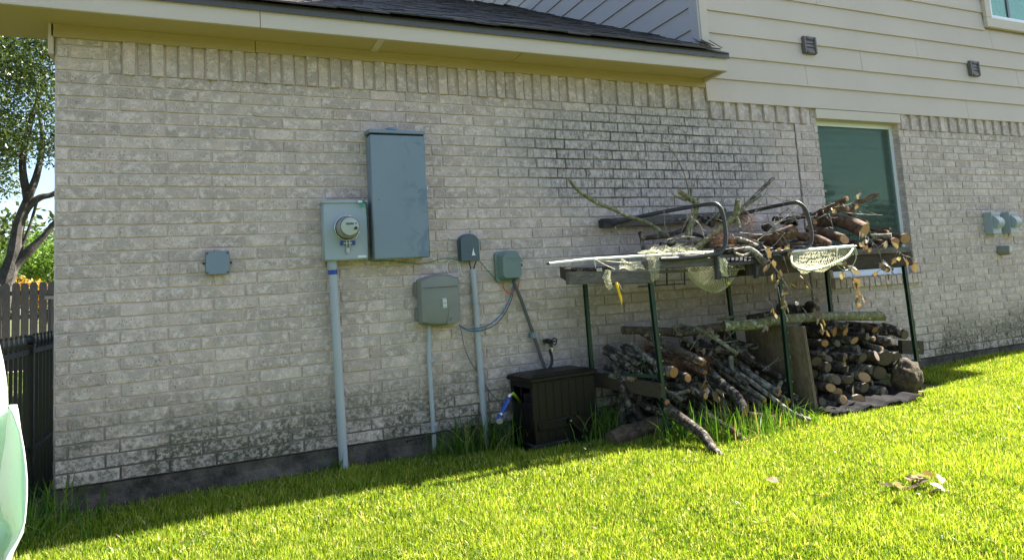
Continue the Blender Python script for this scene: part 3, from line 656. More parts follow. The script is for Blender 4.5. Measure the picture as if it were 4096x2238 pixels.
# slate cover
t0 = empty('cable_cover', (2.475, 0, 1.157), 'small round topped slate grey cable cover with torn sticker', 'utility box')
def arch(x0, x1, z0, z1, d, parent, nm, mat, y0=0):
    r = (x1-x0)/2; out = [(x0, z0)]+[(x0+r-r*math.cos(a), z1-r*.55+r*.55*math.sin(a)) for a in np.linspace(0, math.pi, 13)]+[(x1, z0)]
    m = MB(); n = len(out); m.add([(x, y0, z) for x, z in out]+[(x, -d, z) for x, z in out], [tuple(range(n, 2*n))]+[(k, k+n, (k+1)%n+n, (k+1)%n) for k in range(n)]); 
    o = m.build(nm, mat, parent, bevel=.006); return o
arch(2.405, 2.545, 1.160, 1.334, .035, t0, 'flange', M_['slate']); arch(2.413, 2.537, 1.153, 1.322, .072, t0, 'cover', M_['slate'])
a = P(1894, 1010, -.074)
one('torn_sticker', M_['paper'], lambda m: m.add([(a.x-.014,-.0745,a.z-.020),(a.x+.016,-.0745,a.z-.018),(a.x+.004,-.0745,a.z+.004),(a.x+.002,-.0745,a.z+.036),(a.x-.006,-.0745,a.z+.008)], [(0,1,2,3,4)]), t0)
disc(t0, 'screw', M_['rustbolt'], (a.x-.004, -.072, a.z-.028), .004, .003, n=8)
for k, pts in enumerate((((1872, 1036), (1880, 1060), (1886, 1085)), ((1908, 1034), (1898, 1062), (1893, 1085)))): cable('cable', pts, -.035, .0045, M_['blackrubber'], ('left' if k == 0 else 'right')+' black cable between the slate cover and the slim conduit', 'cable', 'black cables under the slate cover')
# sage isolator box
t0 = empty('isolator_box', (2.79, 0, .98), 'sage green plastic network box with black latch above the orange loop', 'utility box')
m = MB(); m.v = []
for yy, i_, tp in ((0, .0, 0), (-.028, .0, 0), (-.03, .016, .01), (-.098, .030, .030)):
    x0, x1, z0, z1 = 2.678+i_, 2.868-i_*.6, .982+i_, 1.213-tp
    m.v += [(x0+.02,yy,z0),(x1-.02,yy,z0),(x1,yy,z0+.02),(x1,yy,z1-.025),(x1-.02,yy,z1-.006),((x0+x1)/2,yy,z1),(x0+.02,yy,z1-.006),(x0,yy,z1-.025),(x0,yy,z0+.02)]
for r_ in range(3):
    for k in range(9): a = r_*9+k; b = r_*9+(k+1)%9; m.f.append((a, b, b+9, a+9))
m.f.append(tuple(27+k for k in range(9))); m.m = [0]*len(m.f); m.build('case', M_['isolator'], t0, smooth='auto')
one('embossed_plate', M_['isolator'], lambda m: m.box((2.735, -.1002, 1.135), (2.830, -.097, 1.168)), t0, bevel=.001)
lettering('TELEPHONE NETWORK INTERFACE\nCUSTOMER ACCESS', .0055, (2.782, -.1004, 1.150), M_['isolator'], t0)
for z in (1.115, 1.075): disc(t0, 'hole', M_['shadow'], (2.690, -.0285, z), .004, .001, n=8)
disc(t0, 'screw_recess', M_['shadow'], (2.704, -.05, 1.094), .008, .001, n=10)
one('latch', M_['blackrubber'], lambda m: (m.tube([(2.872, -.03, 1.10), (2.872, -.045, 1.10)], .014, 12), m.box((2.868, -.04, 1.05), (2.874, -.03, 1.135)), m.box((2.868, -.045, 1.128), (2.890, -.035, 1.134))), t0)
# cables
cable('green_wire', [(1452, 800), (1466, 822), (1470, 900), (1474, 1020), (1486, 1042), (1560, 1043), (1640, 1052), (1700, 1052), (1785, 1032), (1850, 1045), (1912, 1042), (1945, 1075), (1980, 1112), (2002, 1124)], -.02, .0030, M_['greenwire'], 'thin green ground wire sagging along the brick from meter box to sage box', 'wire', yv=[-.118, -.11, -.08, -.05, -.02, -.02, -.02, -.02, -.02, -.02, -.02, -.02, -.02, -.03])
cable('white_wire', [(1865, 1107), (1845, 1092), (1840, 1062), (1822, 1042), (1796, 1044), (1785, 1072), (1800, 1096), (1826, 1104), (1836, 1086), (1828, 1052)], -.015, .0028, M_['whitewire'], 'white wire coiled in a loop against the brick', 'wire')
cable('blue_cable', [(2056, 1128), (2040, 1190), (2012, 1245), (1975, 1285), (1930, 1308), (1880, 1314), (1850, 1308), (1836, 1298)], -.05, .0036, M_['bluecable'], 'bright blue cable, upper of the two sagging between the boxes', 'cable', yv=[-.03, -.02, -.02, -.03, -.06, -.06, -.05, -.04])
cable('blue_cable', [(2060, 1128), (2046, 1195), (2018, 1255), (1980, 1298), (1935, 1318), (1890, 1324), (1856, 1314), (1838, 1298)], -.05, .0036, M_['tealcable'], 'dull teal cable, lower of the two sagging between the boxes', 'cable', yv=[-.03, -.02, -.02, -.03, -.06, -.06, -.05, -.04])
cable('orange_cable', [(2013, 1124), (2014, 1148), (2028, 1168), (2050, 1168), (2070, 1150), (2078, 1122)], -.03, .0045, M_['orangecable'], 'orange cable looping out under the sage box', 'cable')
cable('thin_cable', [(1841, 1298), (1848, 1340), (1862, 1400), (1890, 1458), (1915, 1492), (1945, 1545), (1990, 1600), (2040, 1640)], -.02, .0028, M_['conduitdark'], 'thin dark cable hanging behind the slim conduit', 'cable')
t0 = empty('flexible_conduit', P(2055, 1128, -.03), 'dark grey flexible conduit slanting down to the hose box', 'conduit')
m = MB(); m.tube(bez([P(a, b, -.03) for a, b in ((2053, 1120), (2085, 1200), (2110, 1270), (2133, 1335), (2158, 1410), (2178, 1465), (2190, 1520))], 5), .0125, 10); m.build('pipe', M_['conduitdark'], t0, smooth=True)
a = P(2134, 1340, -.03); one('clamp', M_['panelgrey'], lambda m: (m.box((a.x-.018, -.046, a.z-.020), (a.x+.016, -.012, a.z+.022)), m.box((a.x-.034, -.008, a.z-.016), (a.x+.032, -.001, a.z+.018))), t0, bevel=.004)
# spigot
a = P(2196, 1362, -.03); t0 = empty('garden_tap', (a.x, 0, a.z), 'black garden tap with round wheel handle above the hose box', 'tap')
disc(t0, 'flange', M_['steel'], (a.x-.028, -.002, a.z), .026, .008, n=16)
one('valve_body', M_['blackmetal'], lambda m: (m.tube([(a.x-.028, -.005, a.z), (a.x-.015, -.05, a.z)], [.017, .02], 12), m.tube([(a.x-.015, -.045, a.z), (a.x+.0, -.075, a.z-.004)], .017, 12), m.tube([(a.x-.006, -.058, a.z-.005), (a.x-.004, -.07, a.z-.045)], [.014, .012], 12)), t0, smooth='auto')
hc = Vector((a.x+.012, -.095, a.z-.002)); hd = Vector((.35, -.93, 0)).normalized(); hu = Vector((0,0,1)); hr = hd.cross(hu)
m = MB(); m.tube([hc+(hu*math.cos(q)+hr*math.sin(q))*.024*(1+.1*math.cos(q*8)) for q in np.linspace(0, 2*math.pi, 33)], .0045, 6, cap=False); m.tube([hc+hd*-.02, hc+hd*.006], .007, 8)
for q in range(4): m.beam(hc, hc+(hu*math.cos(q*math.pi/2)+hr*math.sin(q*math.pi/2))*.024, .005, .004)
m.build('wheel_handle', M_['blackmetal'], t0, smooth='auto'); disc(t0, 'coupling', M_['steel'], (a.x-.004, -.07, a.z-.045), .0135, -.026, 'Z', n=6)
cable('supply_hose', [(2198, 1398), (2207, 1425), (2206, 1455), (2193, 1482), (2186, 1510)], -.08, .0105, M_['blackrubber'], 'short black hose from the tap into the hose box', 'hose', n=10)
# hooded vents at the far right
def hood(px, py, label):
    a = P(px, py, -.02); t0 = empty('hooded_vent', (a.x, 0, a.z), label, 'vent', None)
    one('vent_box', M_['metergrey'], lambda m: m.box((a.x-.075, -.085, a.z-.115), (a.x+.075, 0, a.z+.10)), t0, bevel=.004)
    one('top_lip', M_['metergrey'], lambda m: m.box((a.x-.082, -.093, a.z+.085), (a.x+.082, 0, a.z+.115)), t0, bevel=.004)
    m = MB(); n = 9; out = [(-.086-.058*math.sin(q)**.8, .075-.15*(q/math.pi)) for q in np.linspace(0.01, math.pi*.86, n)]
    vs = [(a.x-.05, y, a.z+z) for y, z in out]+[(a.x+.05, y, a.z+z) for y, z in out]+[(a.x-.05, -.086, a.z-.055), (a.x+.05, -.086, a.z-.055)]
    fs = [(k, k+1, n+k+1, n+k) for k in range(n-1)]+[tuple(range(n))[::-1]+(2*n,), tuple(range(n, 2*n))+(2*n+1,), (n-1, 2*n, 2*n+1, 2*n-1)]
    m.add(vs, fs); m.build('hood', M_['metergrey'], t0, smooth='auto')
hood(3960, 893, 'grey green hooded vent, nearer of the pair above the beige spout'); hood(4030, 891, 'grey green hooded vent, farther of the pair above the beige spout')
a = P(4020, 1000, -.04); t0 = empty('drain_spout', (a.x, 0, a.z), 'beige stub spout low on the brick under the hooded vents', 'spout')
one('spout', M_['telebox'], lambda m: (m.tube([(a.x-.03, 0, a.z), (a.x-.02, -.06, a.z-.002), (a.x-.01, -.10, a.z-.004)], [.052, .050, .046], 16)), t0, smooth='auto'); disc(t0, 'spout_mouth', plain('pale rim', (.55,.52,.46)), (a.x-.01, -.10, a.z+.012), .034, .003, n=16)
# louvred vents on the siding
for px, py, sz, lb in ((3238, 182, .084, 'brown louvred vent on the siding, nearer to the roof eave'), (3897, 275, .084, 'brown louvred vent on the siding, nearer to the upstairs window')):
    a = P(px, py, -.04); s_ = sz; t0 = empty('louvred_vent', (a.x, 0, a.z), lb, 'vent')
    for lo, hi in (((-s_, -s_), (-s_+.032, s_)), ((s_-.032, -s_), (s_, s_)), ((-s_+.032, s_-.032), (s_-.032, s_)), ((-s_+.032, -s_), (s_-.032, -s_+.032))):
        one('frame', M_['ventbrown'], lambda m: m.box((a.x+lo[0], -.058, a.z+lo[1]), (a.x+hi[0], -.014, a.z+hi[1])), t0, bevel=.008, smooth='auto')
    for k in range(3):
        z = a.z-s_+.030+k*.036; one('louvre', M_['ventbrown'], lambda m: m.add([(a.x-s_+.03,-.050,z),(a.x+s_-.03,-.050,z),(a.x+s_-.03,-.040,z+.040),(a.x-s_+.03,-.040,z+.040),(a.x+s_-.03,-.045,z-.002),(a.x-s_+.03,-.045,z-.002)], [(0,1,2,3),(1,0,5,4)]), t0)
    one('backing', M_['shadow'], lambda m: m.box((a.x-s_+.01, -.030, a.z-s_+.01), (a.x+s_-.01, -.012, a.z+s_-.01)), t0)

# ================================================================== hose box
hb = empty('hose_box', (2.745, -.375, ground_z(2.8, -.3)), 'dark brown lidded hose reel box with crank on its ribbed front', 'hose box')
HX_ = Matrix.Translation((2.738, -.385, ground_z(2.8, -.3)+.0)) @ Matrix.Rotation(rad(6), 4, 'Z')
W_, D_, H_ = .515, .29, .455
def hbx(nm, lo, hi, mat='browplastic', bv=.004, par=None): return one(nm, M_[mat], lambda m: m.box(lo, hi, X=HX_), par or hb, bevel=bv, smooth='auto')
hbx('front_panel', (0, 0, .03), (W_, .012, H_)); hbx('right_panel', (W_-.012, .012, .03), (W_, D_, H_)); hbx('rear_panel', (0, D_-.012, .03), (W_-.012, D_, H_))
hbx('left_panel', (0, .012, .03), (.012, D_-.012, .315)); hbx('left_panel', (0, .012, .415), (.012, D_-.012, H_)); hbx('left_panel', (0, .012, .315), (.012, .035, .415)); hbx('left_panel', (0, D_-.04, .315), (.012, D_-.012, .415))
hbx('window_bar', (.002, .15, .315), (.010, .162, .415)); hbx('inner_floor', (.012, .012, .03), (W_-.012, D_-.012, .04), 'shadow', 0); hbx('reel', (.06, .06, .12), (.45, .22, .36), 'shadow', 0)
hbx('base', (-.018, -.018, 0), (W_+.018, D_+.01, .055), bv=.012); hbx('lid_rim', (-.022, -.022, H_), (W_+.022, D_+.02, H_+.032), bv=.008)
m = MB(); z0, z1 = H_+.032, H_+.048; m.add([HX_ @ Vector(p) for p in ((-.020,-.020,z0),(W_+.02,-.02,z0),(W_+.02,D_+.018,z0),(-.02,D_+.018,z0),(.035,.03,z1),(W_-.035,.03,z1),(W_-.035,D_-.035,z1),(.035,D_-.035,z1))], [(4,5,6,7),(0,1,5,4),(1,2,6,5),(2,3,7,6),(3,0,4,7)]); m.build('lid', M_['browplastic'], hb, bevel=.002)
for k in range(7): hbx('rib', (.045+k*.062, -.0025, .20), (.049+k*.062+.045, .001, H_-.012), bv=.002)
for k in range(7): hbx('rib', (.045+k*.062, -.0025, .065), (.049+k*.062+.045, .001, .125), bv=.002)
for k in range(4): hbx('rib', (-.004, .025+k*.062, .07), (.001, .07+k*.062, .29), bv=.002)
hbx('cross_band', (.03, -.011, .135), (W_-.02, .001, .195), bv=.004); hbx('cross_band', (.05, -.015, .150), (.20, -.010, .182), bv=.003)
pv = HX_ @ Vector((.275, -.018, .175)); p2 = HX_ @ Vector((.355, -.035, .085)); p3 = HX_ @ Vector((.362, -.110, .082))
one('crank', M_['browplastic'], lambda m: (m.beam(pv, p2, .030, .014), m.tube([p2+(p3-p2)*-.1, p3], [.016, .019], 10), m.tube([pv+Vector((0,.02,0)), pv+Vector((.001,-.012,0))], .02, 12)), hb, bevel=.002); disc(hb, 'bolt', M_['steel'], pv+Vector((0,-.012,0)), .005, .004, n=8)
t0 = empty('hose_nozzle', P(2010, 1640, -.36), 'blue spray nozzle on a lime hose end hanging out of the box', 'hose nozzle')
q = [P(2052, 1572, -.30), P(2041, 1580, -.32), P(2034, 1592, -.335)]; hd_ = P(1996, 1668, -.37)
M_['limehose'] = plain('lime green hose', (.30,.48,.05), .45)
one('hose_end', M_['limehose'], lambda m: m.tube([P(2085, 1610, -.2), q[0], q[1]], .010, 10), t0, smooth=True); one('coupling', M_['steel'], lambda m: m.tube([q[1], q[2]], .0165, 6), t0)
one('handle', M_['blue'], lambda m: m.tube(bez([q[2], P(2022, 1620, -.35), P(2008, 1648, -.36), hd_], 3), [.0125,.0135,.0145,.015,.015,.0145,.0135,.013,.013,.014], 12), t0, smooth=True)
one('collar', M_['steel'], lambda m: m.tube([P(2004, 1652, -.362), P(2000, 1660, -.366)], .016, 12), t0)
one('spray_head', M_['blue'], lambda m: m.tube([hd_, hd_+Vector((-.010, -.030, -.016))], [.016, .026], 16), t0, smooth='auto'); disc(t0, 'spray_face', plain('grey spray face', (.30,.31,.31), .5), hd_+Vector((-.010,-.030,-.016)), .0215, .004, (-.3,-.85,-.42), n=16)
# ================================================================== firewood rack
rk = empty('firewood_rack', (4.8, -.35, -.14), 'two tier firewood rack of dark green posts and grey planks beside the window', 'firewood rack')
FYR, BYR = -.62, -.12
def post(xb, xt, y, ztop, zb=None):
    zb = ground_z(xb, y)-.05 if zb is None else zb
    m = MB(); m.beam((xb, y, zb), (xt, y, ztop), .006, .030, up=(0, 1, 0)); m.beam((xb-.012, y-.012, zb), (xt-.012, y-.012, ztop), .024, .005, up=(0, 1, 0)); m.beam((xb-.012, y+.012, zb), (xt-.012, y+.012, ztop), .024, .005, up=(0, 1, 0))
    o = m.build('post', M_['greenpost'], rk)
    mm = MB(); L = int((ztop-zb)/.09)
    for k in range(1, L): z = zb+.09*k+.04; f = (z-zb)/(ztop-zb); mm.box((xb+(xt-xb)*f+.002, y-.020, z-.004), (xb+(xt-xb)*f+.009, y-.010, z+.004))
    mm.build('post_notches', M_['steel'], o)
for a, b, y in (((2678, 1765), (2603, 1100), FYR), ((2372, 1475), (2343, 1115), BYR), ((3163, 1545), (3118, 1090), FYR), ((2931, 1275), (2908, 1080), BYR), ((3684, 1540), (3612, 1015), FYR), ((3326, 1240), (3306, 1050), BYR)):
    p, q = P(*a, y), P(*b, y); dx = (q.x-p.x)/(q.z-p.z); zb = ground_z(p.x, y)-.05
    post(p.x+dx*(zb-p.z), q.x, y, q.z)
def plank(nm, p, q, th, ht, mat='plank', up=(0,0,1), par=None): return one(nm, M_[mat], lambda m: m.beam(p, q, th, ht, up=up), rk if par is None else par, bevel=.003)
plank('front_plank', P(2268, 1112, -.655), P(2602, 1108, -.655), .038, .082); plank('end_plank', P(2272, 1098, -.62), P(2250, 1088, -.16), .038, .08, 'plankdark')
plank('front_plank', P(2575, 1061, -.66), P(2852, 1047, -.66), .035, .055)
plank('front_beam', P(2985, 1066, -.645), P(3641, 1030, -.645), .038, .13, 'plankdark'); plank('front_plank', P(3372, 1010, -.675), P(3637, 997, -.675), .02, .047)
plank('front_plank', P(3125, 1028, -.67), P(3185, 1025, -.67), .02, .05)
p, q = P(2405, 893, -.05), P(2985, 860, -.05); plank('back_plank', p, q, .045, .075)
for y in (-.52, -.40, -.28, -.16):
    a = P(2330, 1092, y); plank('shelf_board', Vector((3.35, y, .985)), Vector((6.38, y, 1.0)), .112, .022)
for x in (3.55, 4.78, 6.2): plank('cross_rail', (x, -.63, .945), (x, -.10, .945), .03, .05, 'plankdark')
for a, b in ((P(2400, 1497, BYR-.05), P(2630, 1503, FYR)),): one('green_rail', M_['greenpost'], lambda m: m.beam(a, b, .018, .022), rk)
plank('side_plank', P(2384, 1516, -.13), P(2648, 1562, -.64), .036, .100, 'plankdark')
p = P(3610, 1388, -.48); plank('side_plank', P(3600, 1387, -.50), P(3688, 1389, -.50), .04, .115, 'plankdark')
pe = P(3232, 1450, -.70); bx = pe.x
for k, dx in enumerate((0, .014)): one('plywood_sheet', M_['plywood'], lambda m: m.add([(bx+dx-.035,-.72,P(3207,1305,-.7).z),(bx+dx+.01,-.72,ground_z(bx,-.7)+.02),(bx+dx+.01,-.10,-.13),(bx+dx-.035,-.10,P(3207,1305,-.7).z),(bx+dx-.024,-.72,P(3207,1305,-.7).z),(bx+dx+.021,-.72,ground_z(bx,-.7)+.02),(bx+dx+.021,-.10,-.13),(bx+dx-.024,-.10,P(3207,1305,-.7).z)], [(0,1,2,3),(7,6,5,4),(0,4,5,1),(1,5,6,2),(2,6,7,3),(3,7,4,0)]), rk)
# black sheet under the right bay
m = MB(); n = 24; a, b = PZ(3345, 1650, -.098), PZ(3692, 1556, -.045)
for i in range(n+1):
    f = i/n; x = a.x+(b.x-a.x)*f; yf = a.y+(b.y-a.y)*f; z = ground_z(x, yf)+.045+.012*math.sin(i*.9)+.008*math.sin(i*2.3)
    m.v += [(x, yf, z-.012), (x, yf, z), (x, yf+.10, z+.006), (x-.03, -.1, z+.02)]
m.f = [(i*4+j, (i+1)*4+j, (i+1)*4+j+1, i*4+j+1) for i in range(n) for j in range(3)]; m.m = [0]*len(m.f)
m.build('base_sheet', plain('dark corrugated base sheet', (.016,.015,.016), .95, spec=.08), rk, smooth=True)
one('ground_runner', M_['plankdark'], lambda m: m.beam((a.x+.1, a.y+.05, ground_z(a.x, a.y)+.012), (b.x-.05, b.y+.06, ground_z(b.x, b.y)+.012), .04, .035), rk)
one('red_strap', plain('red strap', (.35,.03,.02), .6), lambda m: m.tube([P(3672, 1566, b.y-.01), P(3690, 1566, b.y-.02), P(3694, 1582, b.y-.02)], .006, 6), rk)
# ---- wire basket and yellow peg
wb = empty('wire_basket', P(2650, 1100, -.5), 'black wire basket frame hanging under the upper shelf', 'wire basket')
for X in (2619, 2667, 2738): one('rod', M_['blackmetal'], lambda m: m.tube([P(X, 1062, -.52), P(X+1, 1140, -.52)], .0065 if X == 2667 else .005, 6), wb)
one('rod', M_['blackmetal'], lambda m: m.tube([P(2552, 1146, -.52), P(2742, 1133, -.52)], .0045, 6), wb); one('rod', M_['blackmetal'], lambda m: m.tube([P(2552, 1075, -.52), P(2742, 1068, -.52)], .0045, 6), wb)
yp = empty('yellow_peg', P(2475, 1175, -.68), 'bright yellow plastic peg hanging below the front plank', 'peg')
a, b = P(2464, 1128, -.685), P(2488, 1227, -.685)
one('peg', M_['yellow'], lambda m: m.add([a+Vector((-.008,0,0)), a+Vector((.012,0,0)), a+(b-a)*.7+Vector((.016,0,0)), b, a+(b-a)*.6+Vector((-.002,0,0)), a+Vector((.002,-.008,0)), a+(b-a)*.7+Vector((.007,-.010,0))], [(0,4,6,5),(4,3,6),(3,2,6),(2,1,5,6),(0,1,2,3,4)]), yp)
for q in (.5, .62): disc(yp, 'stud', M_['yellow'], a+(b-a)*q+Vector((.008,-.008,0)), .004, .004, n=8)
for X, Y, lb in ((2397, 1078, 'small cream price tag on the front plank, nearer to the pole tip'), (2553, 1050, 'small cream tag beside the net on the grey plank')):
    a = P(X, Y, -.68); tg = one('paper_tag', plain('cream tag', (.55,.50,.36), .6, bump=0), lambda m: m.box((a.x-.020, -.682, a.z-.010), (a.x+.020, -.680, a.z+.010)), label=lb, cat='tag')
    for k in range(3): one('print_line', M_['inkgrey'], lambda m: m.box((a.x-.014, -.6826, a.z-.006+k*.005), (a.x+.012, -.6821, a.z-.0045+k*.005)), tg)
# ---- steel bench frame resting on the rack
bn = empty('bench_frame', P(2980, 1030, -.6), 'charcoal steel bench frame with curved arms lying on the rack', 'bench')
def path(pts): return [P(*p) for p in pts]
arm1 = path([(2459,891,-.06),(2610,855,-.25),(2764,827,-.50),(2845,814,-.66),(2873,822,-.70),(2889,850,-.71),(2899,900,-.71),(2903,950,-.71),(2897,990,-.71),(2875,1013,-.71),(2845,1019,-.70),(2738,1031,-.70),(2641,1036,-.69)])
arm2 = path([(2935,862,-.20),(3063,832,-.42),(3165,811,-.66),(3195,812,-.70),(3222,838,-.71),(3238,890,-.71),(3247,945,-.71),(3239,978,-.71),(3214,998,-.71),(3160,1004,-.70),(3060,1010,-.70)])
for a in (arm1, arm2): m = MB(); m.tube(bez(a, 5), .0150, 10); m.build('arm', M_['charcoal'], bn, smooth='auto')
one('arm_bracket', M_['blackmetal'], lambda m: (m.beam(P(2403, 895, -.09), P(2436, 893, -.09), .07, .062), m.beam(P(2432, 890, -.08), P(2464, 888, -.08), .03, .045)), bn, bevel=.003)
one('leg', M_['charcoal'], lambda m: m.beam(P(2868, 1000, -.69), P(2872, 1118, -.69), .028, .040, up=(1,0,0)), bn, bevel=.003); one('leg', M_['charcoal'], lambda m: m.beam(P(3024, 1035, -.69), P(3024, 1112, -.69), .028, .032, up=(1,0,0)), bn, bevel=.003)
for y0, y1 in ((1026, 1016), (1058, 1047)): one('rail', M_['charcoal'], lambda m: m.beam(P(2872, y0, -.69), P(3040, y1, -.69), .02, .022), bn, bevel=.002)
for k in range(9): one('slat', M_['charcoal'], lambda m: m.beam(P(2880+k*17, 1032-k, -.60), P(2880+k*17, 1052-k, -.69), .018, .006), bn)
for a, b in ((P(2870,1109,-.70),P(2955,1104,-.72)), (P(3022,1103,-.70),P(3092,1099,-.72)), (P(2885,1000,-.66),P(2950,989,-.62)), (P(3035,1003,-.64),P(3100,990,-.6))): one('rod', M_['blackmetal'], lambda m: m.tube([a, b], .0045, 6), bn)

# ---- nets
def net(parent, fn, nu, nv, r=.0011, mat='twine', name='netting'):
    """diamond netting over the surface fn(u, v), u and v in 0..1"""
    V = []; F = []
    jit = [[(rng.normal(0, .12), rng.normal(0, .12)) for _ in range(nv+1)] for _ in range(nu+1)]
    def pt(i, j):
        du, dv = jit[i % (nu+1)][j % (nv+1)]; return Vector(fn(min(1, max(0, (i+du*.6+(.5 if j % 2 else 0))/nu)), min(1, max(0, (j+dv*.6)/nv))))
    m = MB()
    for j in range(nv):
        for i in range(nu):
            a = pt(i, j)
            for k in ((i, j+1), (i-1 if j % 2 == 0 else i+1, j+1)):
                if k[0] < 0: continue
                b = pt(*k)
                if (a-b).length < .002: continue
                mid = (a+b)/2+Vector(rng.normal(0, .0012, 3)); m.tube([a, mid, b], [r, r*.9, r], 3, cap=False)
            m.tube([a+Vector((0,0,r*1.5)), a-Vector((0,0,r*1.5))], r*1.7, 4)
    return m.build(name, M_[mat], parent)
n1 = empty('fishing_net', P(2600, 1030, -.68), 'long white handled net draped over the rack planks and hanging in a pouch', 'net')
pa = path([(2196,1053,-.66),(2350,1036,-.66),(2600,1021,-.64),(2850,1007,-.60)])
one('handle', M_['netwhite'], lambda m: m.tube(pa, .0085, 10), n1, smooth='auto'); one('end_cap', M_['blackrubber'], lambda m: m.tube([P(2184, 1055, -.66), P(2197, 1053, -.66)], [.004, .009], 8), n1)
def patch(c, la=.02):
    cs = [[P(*q) for q in row] for row in c]; nr = len(cs); 
    def f(u, v):
        row = v*(nr-1); i = min(nr-2, int(row)); fr = row-i
        def rw(r, u): k = len(r)-1; a = min(k-1, int(u*k)); g = u*k-a; return r[a]*(1-g)+r[a+1]*g
        p = rw(cs[i], u)*(1-fr)+rw(cs[i+1], u)*fr
        return p+Vector((mnoise.noise(p*14)*la, mnoise.noise(p*14+Vector((5,5,5)))*la, mnoise.noise(p*14+Vector((9,1,3)))*la))
    return f
net(n1, patch([[(2560,1004,-.5),(2650,985,-.45),(2740,985,-.45),(2830,995,-.5)],[(2555,1022,-.66),(2650,1012,-.68),(2740,1016,-.68),(2850,1012,-.66)],[(2590,1042,-.69),(2650,1034,-.70),(2740,1032,-.69),(2840,1024,-.68)]], .03), 34, 12)
net(n1, patch([[(2565,1000,-.55),(2650,975,-.50),(2740,988,-.50),(2860,1000,-.5)],[(2575,1020,-.67),(2650,1008,-.69),(2760,1014,-.69),(2845,1014,-.67)]], .04), 30, 8)
net(n1, patch([[(2590,1040,-.69),(2615,1036,-.70),(2640,1036,-.69)],[(2596,1075,-.70),(2618,1080,-.71),(2642,1078,-.70)],[(2600,1118,-.66),(2612,1132,-.67),(2634,1105,-.68)]], .015), 8, 12)
net(n1, patch([[(2480,1045,-.60),(2530,1050,-.64),(2570,1055,-.66)],[(2470,1068,-.69),(2520,1078,-.69),(2575,1074,-.69)]], .03), 18, 6)
net(n1, patch([[(2424,1078,-.69),(2436,1078,-.70),(2445,1080,-.69)],[(2412,1110,-.70),(2428,1112,-.71),(2440,1110,-.70)],[(2424,1148,-.69),(2436,1158,-.70),(2452,1150,-.69)]], .01), 6, 12)
for a, b in (((2375,1030,-.67),(2382,1072,-.68)), ((2482,1028,-.67),(2492,1052,-.68)), ((2380,1036,-.67),(2460,1076,-.68)), ((2395,1040,-.66),(2560,1050,-.66)), ((2475,1132,-.69),(2492,1162,-.69))): one('cord', M_['twine'], lambda m: m.tube(bez([P(*a), (P(*a)+P(*b))/2+Vector((0,-.004,-.006)), P(*b)], 4), .0022, 5), n1)
def pouch(cx0, cx1, ytop0, ytop1, ybot, yc, dy=.10):
    def f(u, v):
        a = u*2*math.pi; w = math.sin(math.pi*.5*(1-v))**.55 if v < 1 else 0
        X = (cx0+cx1)/2+(cx1-cx0)/2*math.cos(a)*w+14*v; Y = (ytop0+(ytop1-ytop0)*(.5+.5*math.cos(a)))*(1-v**1.3)+ybot*v**1.3
        return P(X, Y, yc+dy*math.sin(a)*w)
    return f
net(n1, pouch(2728, 2958, 1062, 1048, 1172, -.52, .12), 46, 15); net(n1, pouch(2745, 2850, 1062, 1060, 1140, -.52, .05), 20, 10)
net(n1, patch([[(2872,1030,-.71),(2890,1035,-.72),(2906,1040,-.71)],[(2880,1075,-.72),(2895,1080,-.73),(2912,1078,-.72)],[(2900,1105,-.71),(2908,1108,-.71),(2915,1104,-.71)]], .012), 7, 12, .0016)
net(n1, patch([[(2950,1058,-.6),(2990,1056,-.6),(3015,1055,-.6)],[(2985,1095,-.62),(3005,1096,-.62),(3030,1082,-.62)]], .02), 9, 6)
disc(n1, 'yellow_float', M_['yellow'], P(2912, 1132, -.60), .011, .008, n=14)
n2 = empty('landing_net', P(3290, 1040, -.72), 'pale landing net with white pole and curved rim at the front of the rack', 'net')
one('handle', M_['netwhite'], lambda m: m.tube([P(3150,1006,-.70), P(3412,984,-.76)], .0120, 10), n2, smooth='auto'); one('tip', M_['steel'], lambda m: m.tube([P(3412,984,-.76), P(3426,983,-.763)], .004, 6), n2)
rim = path([(3165,1015,-.70),(3168,1050,-.80),(3195,1073,-.88),(3235,1080,-.92),(3285,1070,-.92),(3345,1048,-.88),(3390,1022,-.82),(3412,994,-.77)])
M_['netrim'] = plain('pale plastic net rim', (.50,.52,.32), .5, bump=0)
m = MB(); m.tube(bez(rim, 6), .0075, 8); m.build('rim', M_['netrim'], n2, smooth=True)
rimb = bez(rim, 6)
def n2f(u, v):
    a = rimb[min(len(rimb)-1, int(u*(len(rimb)-1)))]; b = P(3165+240*u, 1003-17*u, -.72-.04*u); sag = math.sin(math.pi*v)*.055
    return a*(1-v)+b*v-Vector((0,-.01,sag))
net(n2, n2f, 42, 9, .0017); net(n2, lambda u, v: n2f(.05+u*.75, v*.6)-Vector((0,.01,.012*math.sin(u*20)+.015)), 46, 8, .0017)
for X in (3232, 3262, 3300, 3340, 3402, 3418): a = P(X, 990-(X-3250)*.05, -.76); one('tie', M_['netrim'], lambda m: m.tube(bez([a, a+Vector((.004,-.01,-.045)), a+Vector((.010,-.006,-.075))], 4), .0040, 5), n2)
lp = [(3352,985,-.78),(3346,1020,-.80),(3350,1060,-.80),(3375,1080,-.80),(3405,1068,-.80),(3424,1030,-.80),(3416,990,-.78)]
m = MB(); m.tube(bez(path(lp), 6), .0028, 5); m.build('cord_loop', M_['netrim'], n2)
"""END_D1"""
